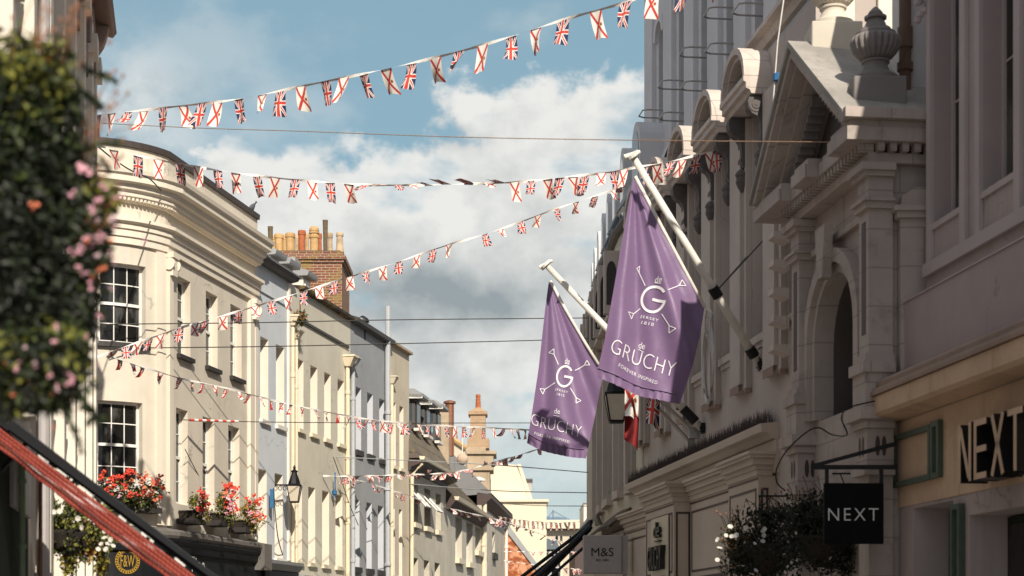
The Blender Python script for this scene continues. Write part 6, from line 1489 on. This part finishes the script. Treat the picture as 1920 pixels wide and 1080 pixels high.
national('red ensign hanging limp beside the lantern, white and red above and maroon below', 31.8, [(1172,715),(1198,715),(1198,790),(1172,778)], 'saltire_flag', (1298,833), (1185,712), [(1172,775),(1198,785),(1196,845),(1171,822)])
national('union flag hanging limp beside the maroon ensign', 31.4, [(1214,738),(1238,742),(1237,806),(1212,792)], 'union_flag', (1302,812), (1218,730), None)

# ================================================================== bunting and wires
def catmull(pts, x):
    n = len(pts)
    for i in range(n-1):
        if x <= pts[i+1][0] or i == n-2:
            p0 = pts[max(i-1,0)]; p1 = pts[i]; p2 = pts[i+1]; p3 = pts[min(i+2, n-1)]
            h = p2[0]-p1[0]; t = (x-p1[0])/h
            m1 = (p2[1]-p0[1])/max(1e-6, p2[0]-p0[0])*h; m2 = (p3[1]-p1[1])/max(1e-6, p3[0]-p1[0])*h
            return (2*t**3-3*t**2+1)*p1[1] + (t**3-2*t**2+t)*m1 + (-2*t**3+3*t**2)*p2[1] + (t**3-t**2)*m2
class Span:
    def __init__(s, A, B, ctrl):
        s.a = Vector(((A[0]-960)/F*A[1], A[1])); s.b = Vector(((B[0]-960)/F*B[1], B[1])); s.c = ctrl
    def at(s, x):
        k = (x-960)/F; d = s.b-s.a; t = (k*s.a.y - s.a.x)/(d.x - k*d.y); D = s.a.y + d.y*t
        return px(x, catmull(s.c, x), D)
def smooth(pts, n=6):
    pts = [Vector(p) for p in pts]; o = []
    for i in range(len(pts)-1):
        p0, p1, p2, p3 = pts[max(0,i-1)], pts[i], pts[i+1], pts[min(len(pts)-1,i+2)]
        for k in range(n):
            t = k/n; o.append(.5*((2*p1) + (p2-p0)*t + (2*p0-5*p1+4*p2-p3)*t*t + (3*p1-p0-3*p2+p3)*t**3))
    return o + [pts[-1]]
def cable(name, label, A, B, ctrl, r, mat, cat='cable', n=40, group=None):
    sp = Span(A, B, ctrl); x0, x1 = ctrl[0][0], ctrl[-1][0]; pts = [sp.at(x0+(x1-x0)*i/n) for i in range(n+1)]
    m = MB(); m.tube(pts, r, 5); return tag(m.build(name, mat, loc=pts[0]), label, cat, group)
def bunting(label, A, B, ctrl, flags, w, h, seed, tape=.022, group='strings of bunting across the street', pennant=False):
    rng = random.Random(seed); sp = Span(A, B, ctrl); x0, x1 = ctrl[0][0], ctrl[-1][0]
    root = thing('bunting', sp.at(x0), label, 'bunting', group)
    n = 110; m = MB(); prev = None
    for i in range(n+1):
        p = sp.at(x0+(x1-x0)*i/n); a = 1.57*math.sin(i*.33) ; d = Vector((0, math.sin(a)*.9, math.cos(a)*.8+.25))*tape
        if prev: m.quad(prev[0]-prev[1], p-d, p+d, prev[0]+prev[1])
        prev = (p, d)
    m.build('tape', 'tape_white', root, recalc=False)
    for f in flags:
        x, typ, mode = f[:3]; sc = f[3] if len(f) > 3 else 1.0
        c = sp.at(x); e = (sp.at(x+2)-sp.at(x-2)).normalized(); dn = Vector((0, 0, -1)); bk = Vector((0, 1, 0))
        eh = Vector((e.x, e.y, 0)).normalized(); nr = eh.cross(Vector((0,0,1)))
        if nr.y < 0: nr = -nr
        if mode == 0: phi, curl, yaw, sk = rng.uniform(-.35,.4), rng.uniform(-.7,.7), rng.uniform(-.75,.75), rng.uniform(-.26,.26)
        elif mode == 1: phi, curl, yaw, sk = rng.uniform(-.6,.6), rng.uniform(-1.0,1.0), rng.uniform(-1.0,1.0), rng.uniform(-.55,.55)
        elif mode == 3: phi, curl, yaw, sk = rng.uniform(-1.3,1.3), rng.uniform(-1.6,1.6), rng.uniform(-1.4,1.4), rng.uniform(-.9,.9)
        else: phi, curl, yaw, sk = -rng.uniform(1.25,1.65), rng.uniform(-.3,.9), rng.uniform(-.5,.5), rng.uniform(-1.2,.6)
        wv = rng.uniform(0, 6); wa = rng.uniform(.02,.06)*sc; nu, nv = 5, 8; rows = []; uvs = []; pos = c.copy()
        W_, H_ = w*sc*rng.uniform(.92,1.06), h*sc*rng.uniform(.94,1.05)
        for j in range(nv+1):
            t = j/nv; ph = phi + curl*t; dv = dn*math.cos(ph) + nr*math.sin(ph) + eh*sk*(.4+t*.6)
            if j: pos = pos + dv.normalized()*(H_/nv)
            ya = yaw*t; ed = (e*(1-t) + eh*t).normalized(); ex = ed*math.cos(ya) + nr*math.sin(ya)
            wd = W_*(1-.93*t if pennant else 1)
            for i in range(nu+1):
                s = i/nu - .5; rows.append(pos + ex*s*wd + nr*wa*math.sin(s*5+wv+t*2)*t); uvs.append((i/nu, t) if not pennant else (.5+s*(1-.93*t), t))
        grid_mesh('flag', 'union_flag' if typ == 'u' else 'saltire_flag', rows, uvs, root, nu, nv)
    return root
def alt(xs, first='u', modes=None):
    o = []; k = 0 if first == 'u' else 1
    for i, x in enumerate(xs): o.append((x, 'us'[(i+k) % 2], (modes or {}).get(i, 0)))
    return o
S1 = [(150,220),(172,217),(300,203),(445,186),(560,163),(720,130),(860,97),(960,68),(1060,36),(1180,2),(1290,-40),(1460,-108),(1640,-180)]
xs = [183,209,240,270,306,343,379,408,448,492,527,564,610,645,682,724,772,817,861,905,958,1005,1056,1117,1175,1226,1281,1340,1400]
bunting('topmost bunting string of union and red saltire flags across the upper sky', (150,29.2), (1640,21.8), S1, alt(xs, 'u', {2:1,3:1,4:1,5:1,7:1,8:1,17:1,24:1,25:1}), .185, .40, 21)
S2 = [(178,272),(260,292),(340,308),(440,324),(540,336),(640,344),(700,347),(790,347),(870,345),(960,342),(1060,332),(1150,322),(1185,315),(1260,302),(1330,285),(1352,280)]
xs = [213,259,297,337,372,408,442,482,516,554,585,619,654,690,720,745,775,805,838,880,915,940,965,996,1027,1050,1074,1097,1128,1150,1170,1206,1232,1258,1280,1306,1330,1344]
fl = alt(xs, 's', {i:2 for i in range(13, 22)}); fl = [(x, t, (1 if x > 1000 else m)) for x, t, m in fl]
bunting('second bunting string sagging across the clouds, its middle flags blown up dark', (178,28.6), (1352,28.9), S2, fl, .155, .34, 22)
S3 = [(175,672),(200,662),(240,648),(300,628),(340,614),(400,597),(480,574),(560,549),(650,521),(740,493),(850,456),(890,445),(960,422),(1050,389),(1130,363),(1180,348)]
xs = [215,235,260,280,301,337,365,385,418,447,478,508,540,570,598,626,655,686,717,748,781,812,843,909,938,976,1009,1045,1080,1116,1152]
fl = [(x, t, (1 if x < 320 or x in (385,938,843) else 0)) for x, t, m in alt(xs, 's')]
bunting('long bunting string climbing from the bowed window to the nearer flagpole', (175,30.6), (1180,36.8), S3, fl, .165, .26, 23)
S4 = [(200,666),(230,676),(300,698),(340,710),(400,722),(470,740),(540,757),(620,774),(700,787),(780,795),(850,799),(920,802),(990,806),(1100,808)]
xs = [225,248,267,302,337,360,380,403,425,448,467,488,508,528,546,567,592,612,631]
bunting('low string of small triangular pennants drooping across the cream house fronts', (200,30.8), (1100,50), S4, [(x, t, 1) for x, t, m in alt(xs, 'u')], .155, .225, 24, pennant=True)
xs2 = [654,667,688,700,717,732,747,761,785,802,820,837,853,870,888,907,925,945,958,970,984]
bunting('short run of small flags on the pennant line in front of the mansard roof', (640,39.2), (1100,50.02), [(640,778.5),(700,787.5),(780,795.5),(850,799.5),(920,802.5),(990,806.5),(1100,808.5)], [(x, t, 1 if x < 770 or x > 930 else 0) for x, t, m in alt(xs2, 's')], .19, .29, 25)
S6 = [(606,892),(650,893),(700,892),(760,890),(820,888),(870,882),(920,868),(960,857),(1000,845),(1030,836),(1104,812)]
rg = random.Random(5); xs = [645+10.5*i+rg.uniform(-5,5) for i in range(36) if rg.random() > .12]
bunting('tangled bunting string of tiny fluttering flags rising to the smaller purple banner', (606,46.6), (1104,51), S6, [(x, t, 3) for x, t, m in alt(xs, 'u')], .17, .24, 26)
S7 = [(640,895),(690,905),(730,918),(770,930),(800,942),(840,952),(880,962),(915,970),(960,982),(1010,1000),(1062,1020)]
xs = [648,664,680,697,705,720,738,755,770,788,845,858,872,884,895,905,918] + [925+7*i for i in range(18)]
bunting('straggling bunting string falling along the grey houses toward the street end', (640,47.6), (1062,72), S7, [(x, t, 3, 1.0 if x < 925 else 1.1) for x, t, m in alt(xs, 's')], .18, .25, 27)
bunting('far bunting string of limp narrow flags in front of the cream block', (935,74), (1090,70), [(935,969),(970,974),(1010,978),(1050,980),(1090,978)], [(x, t, 0) for x, t, m in alt([940+8.5*i for i in range(17)], 's')], .16, .34, 28, tape=.012)
bunting('straight far string with three tiny pennants over the orange roof', (945,78), (1092,78), [(945,1034),(1020,1035),(1092,1035)], [(x, t, 1) for x, t, m in alt([1000,1015,1030,1062,1076], 's')], .2, .22, 29, pennant=True, tape=.02)
bunting('lowest far string with little pennants near the street end', (945,80), (1092,79), [(945,1051),(1010,1060),(1092,1068)], [(x, t, 1) for x, t, m in alt([953,1018,1045,1060,1078,1086], 's')], .25, .3, 30, pennant=True, tape=.02)

G = 'thin cables strung across the street'
cable('guy_wire', 'orange lit guy wire running below the topmost bunting to the stone gateway', (190,28.4), (1742,20.15), [(190,231),(370,240),(560,246),(860,257),(1200,263),(1500,266),(1742,267)], .006, 'orange_lit_wire', 'wire', group=G)  # orange light on the wire is put into its colour
cable('span_wire', 'dark span wire crossing the bowed window at sash height', (205,34.8), (1130,45), [(205,608),(480,605),(720,600),(1010,597),(1130,596)], .012, 'wire_dark', 'wire', group=G)
cable('span_wire', 'dark span wire crossing just below the bowed window sill', (205,34.8), (1125,45), [(205,653),(480,650),(720,645),(1010,638),(1125,634)], .012, 'wire_dark', 'wire', group=G)
o = cable('striped_span_wire', 'span wire with a short red and white striped sleeve in front of the cream wall', (335,36.5), (1100,50), [(335,787),(480,791),(720,793),(1000,793),(1100,793)], .010, 'wire_dark', 'wire', group=G)
def sleeve(o):
    sp = Span((335,36.5), (1100,50), [(335,787),(480,791),(720,793),(1000,793),(1100,793)]); m = MB(); n = 12
    for i in range(n): m.tube([sp.at(356+90*i/n), sp.at(356+90*(i+1)/n)], .028, 8, i % 2)
    q = m.build('striped_sleeve', ['hazard_red', 'tape_white'], o)
sleeve(o)
cable('span_wire', 'pale span wire passing above the mossy slate roof behind the smaller banner', (630,47.9), (1104,50), [(630,857),(740,862),(930,872),(1104,886)], .014, 'wire_pale', 'wire', group=G)
cable('span_wire', 'pale span wire crossing in front of the cream gable block', (740,56), (1104,52), [(740,905),(930,920),(1104,924)], .015, 'wire_pale', 'wire', group=G)
cable('span_wire', 'lowest pale span wire just above the far cream parapet', (935,82), (1104,54), [(935,944),(1010,948),(1104,949)], .015, 'wire_pale', 'wire', group=G)
cable('telephone_wire', 'pair of thin black wires dropping from the leafy basket to the corner parapet', (172,29), (302,35.4), [(172,265),(190,280),(215,300),(250,322),(280,335),(302,357)], .014, 'wire_dark', 'wire', group=G)
cable('drop_wire', 'thin dark wire slanting down the cream wall beside the middle flower box', (347,36.8), (381,38.2), [(347,842),(362,872),(381,908)], .010, 'wire_dark', 'wire', n=8, group=G)
cable('lamp_cable', 'cable drooping down the pale blue wall below the lantern', (513,42.4), (540,44), [(513,915),(516,960),(520,1000),(524,1020),(530,1040)], .014, 'wire_dark', 'cable', n=16, group=G)
cable('eye_bolt_wire', 'wire tied to an eye bolt on the yellow cream wall', (625,47.2), (672,49.6), [(625,857),(640,900),(655,945),(672,985)], .012, 'wire_dark', 'wire', n=10, group=G)
m = MB(); c = px(510, 945, 42.2); m.box(c.x-.04, c.x+.05, c.y-.1, c.y, c.z-.1, c.z+.36); tag(m.build('blue_rag', 'blue_tie', loc=c), 'blue strap tied under the lantern bracket', 'strap')
m = MB(); c = px(627, 893, 47.3); m.tube([c + Vector((.02,0,-.6)), c + Vector((.02,0,.1))], .02, 6); m.lathe(c - Vector((0,0,.45)), [(.02,-.08),(.07,-.05),(.07,.05),(.02,.08)], 8); tag(m.build('blue_tie', 'blue_tie', loc=c), 'blue knot of cord where the bunting is tied to the yellow cream wall', 'cord')
m = MB(); m.tube([px(1449, 200, 25.4), px(1458, 80, 25.2), px(1475, -40, 25)], .012, 5); m.lathe(px(1457, 145, 25.3), [(.02,-.07),(.06,-.05),(.06,.05),(.02,.07)], 8, 1); tag(m.build('rope', ['tape_white', 'blue_tie'], loc=px(1457, 145, 25.3)), 'white rope with a blue knot hanging beside the gateway roof', 'rope')
m = MB(); m.tube(smooth([px(1640, 752, 20.2), px(1590, 765, 20.2), px(1578, 785, 20.2), px(1588, 815, 20.3), px(1560, 815, 21.8), px(1535, 802, 21.5), px(1510, 812, 21.5), px(1475, 845, 22), px(1456, 880, 22.5), px(1457, 905, 22.5), px(1472, 920, 22.8)]), .010, 6); tag(m.build('power_cable', 'black_iron', loc=px(1455, 905, 22.5)), 'loose black power cable looping around the gateway piers', 'cable')
m = MB(); c = px(1695, -10, 22.4); a, b = px(1697, 260, 21.0), px(1697, -60, 21.0); m.tube([a, b], .075, 12); m.tube([px(1697, 90, 21.0), px(1697, 52, 21.0)], .095, 12); m.tube([px(1697, 133, 21.0), px(1697, 118, 21.0)], .1, 12); tag(m.build('utility_pole', 'wood_pole', loc=a), 'brown wooden pole with black collars rising behind the dark urn', 'pole')

def globe():
    c = px(867, 861, 60); m = MB(); r = 11*60/F; k = []
    for i in range(13):
        a = math.pi*i/12; k.append((max(.002, r*math.sin(a)), -r*math.cos(a), 1))
    m.lathe(c, k, 48, lobes=16, amp=.05); root = tag(m.build('paper_globe', 'ball_cream', loc=c), 'round cream ribbed globe lantern hanging on a cord before the stone chimney', 'lantern')
    m = MB(); m.tube([c+Vector((0,0,r)), px(868, 793, 60)], .02, 5); m.build('cord', 'tape_white', root)
globe()
def pigeon():
    c = WB.p(UE_BAY-.12, -.05, 11.80); m = MB(); q = c + Vector((0, 0, .13))
    prof = [(-.17,.012,.012,-.05),(-.12,.03,.022,-.04),(-.06,.06,.06,-.01),(0,.075,.08,.01),(.06,.07,.085,.03),(.10,.05,.06,.07),(.12,.034,.036,.11),(.14,.036,.036,.15),(.165,.028,.028,.165),(.185,.008,.008,.16),(.205,.003,.003,.155)]
    k = len(m.v)
    for x, ry, rz, dz in prof:
        for j in range(10): m.v.append((q.x + x*.6, q.y + ry*math.cos(j*.628) + x*.5, q.z + dz + rz*math.sin(j*.628)))
    for i in range(len(prof)-1):
        for j in range(10): m.f.append([k+i*10+j, k+i*10+(j+1)%10, k+(i+1)*10+(j+1)%10, k+(i+1)*10+j]); m.mi.append(0)
    for s in (-.02, .02): m.tube([q+Vector((0, s, -.05)), q+Vector((.01, s, -.135)), q+Vector((.04, s, -.135))], .006, 5)
    tag(m.build('pigeon', 'pigeon_grey', loc=c, smooth=True), 'grey pigeon perched at the end of the dark parapet coping', 'bird')
pigeon()
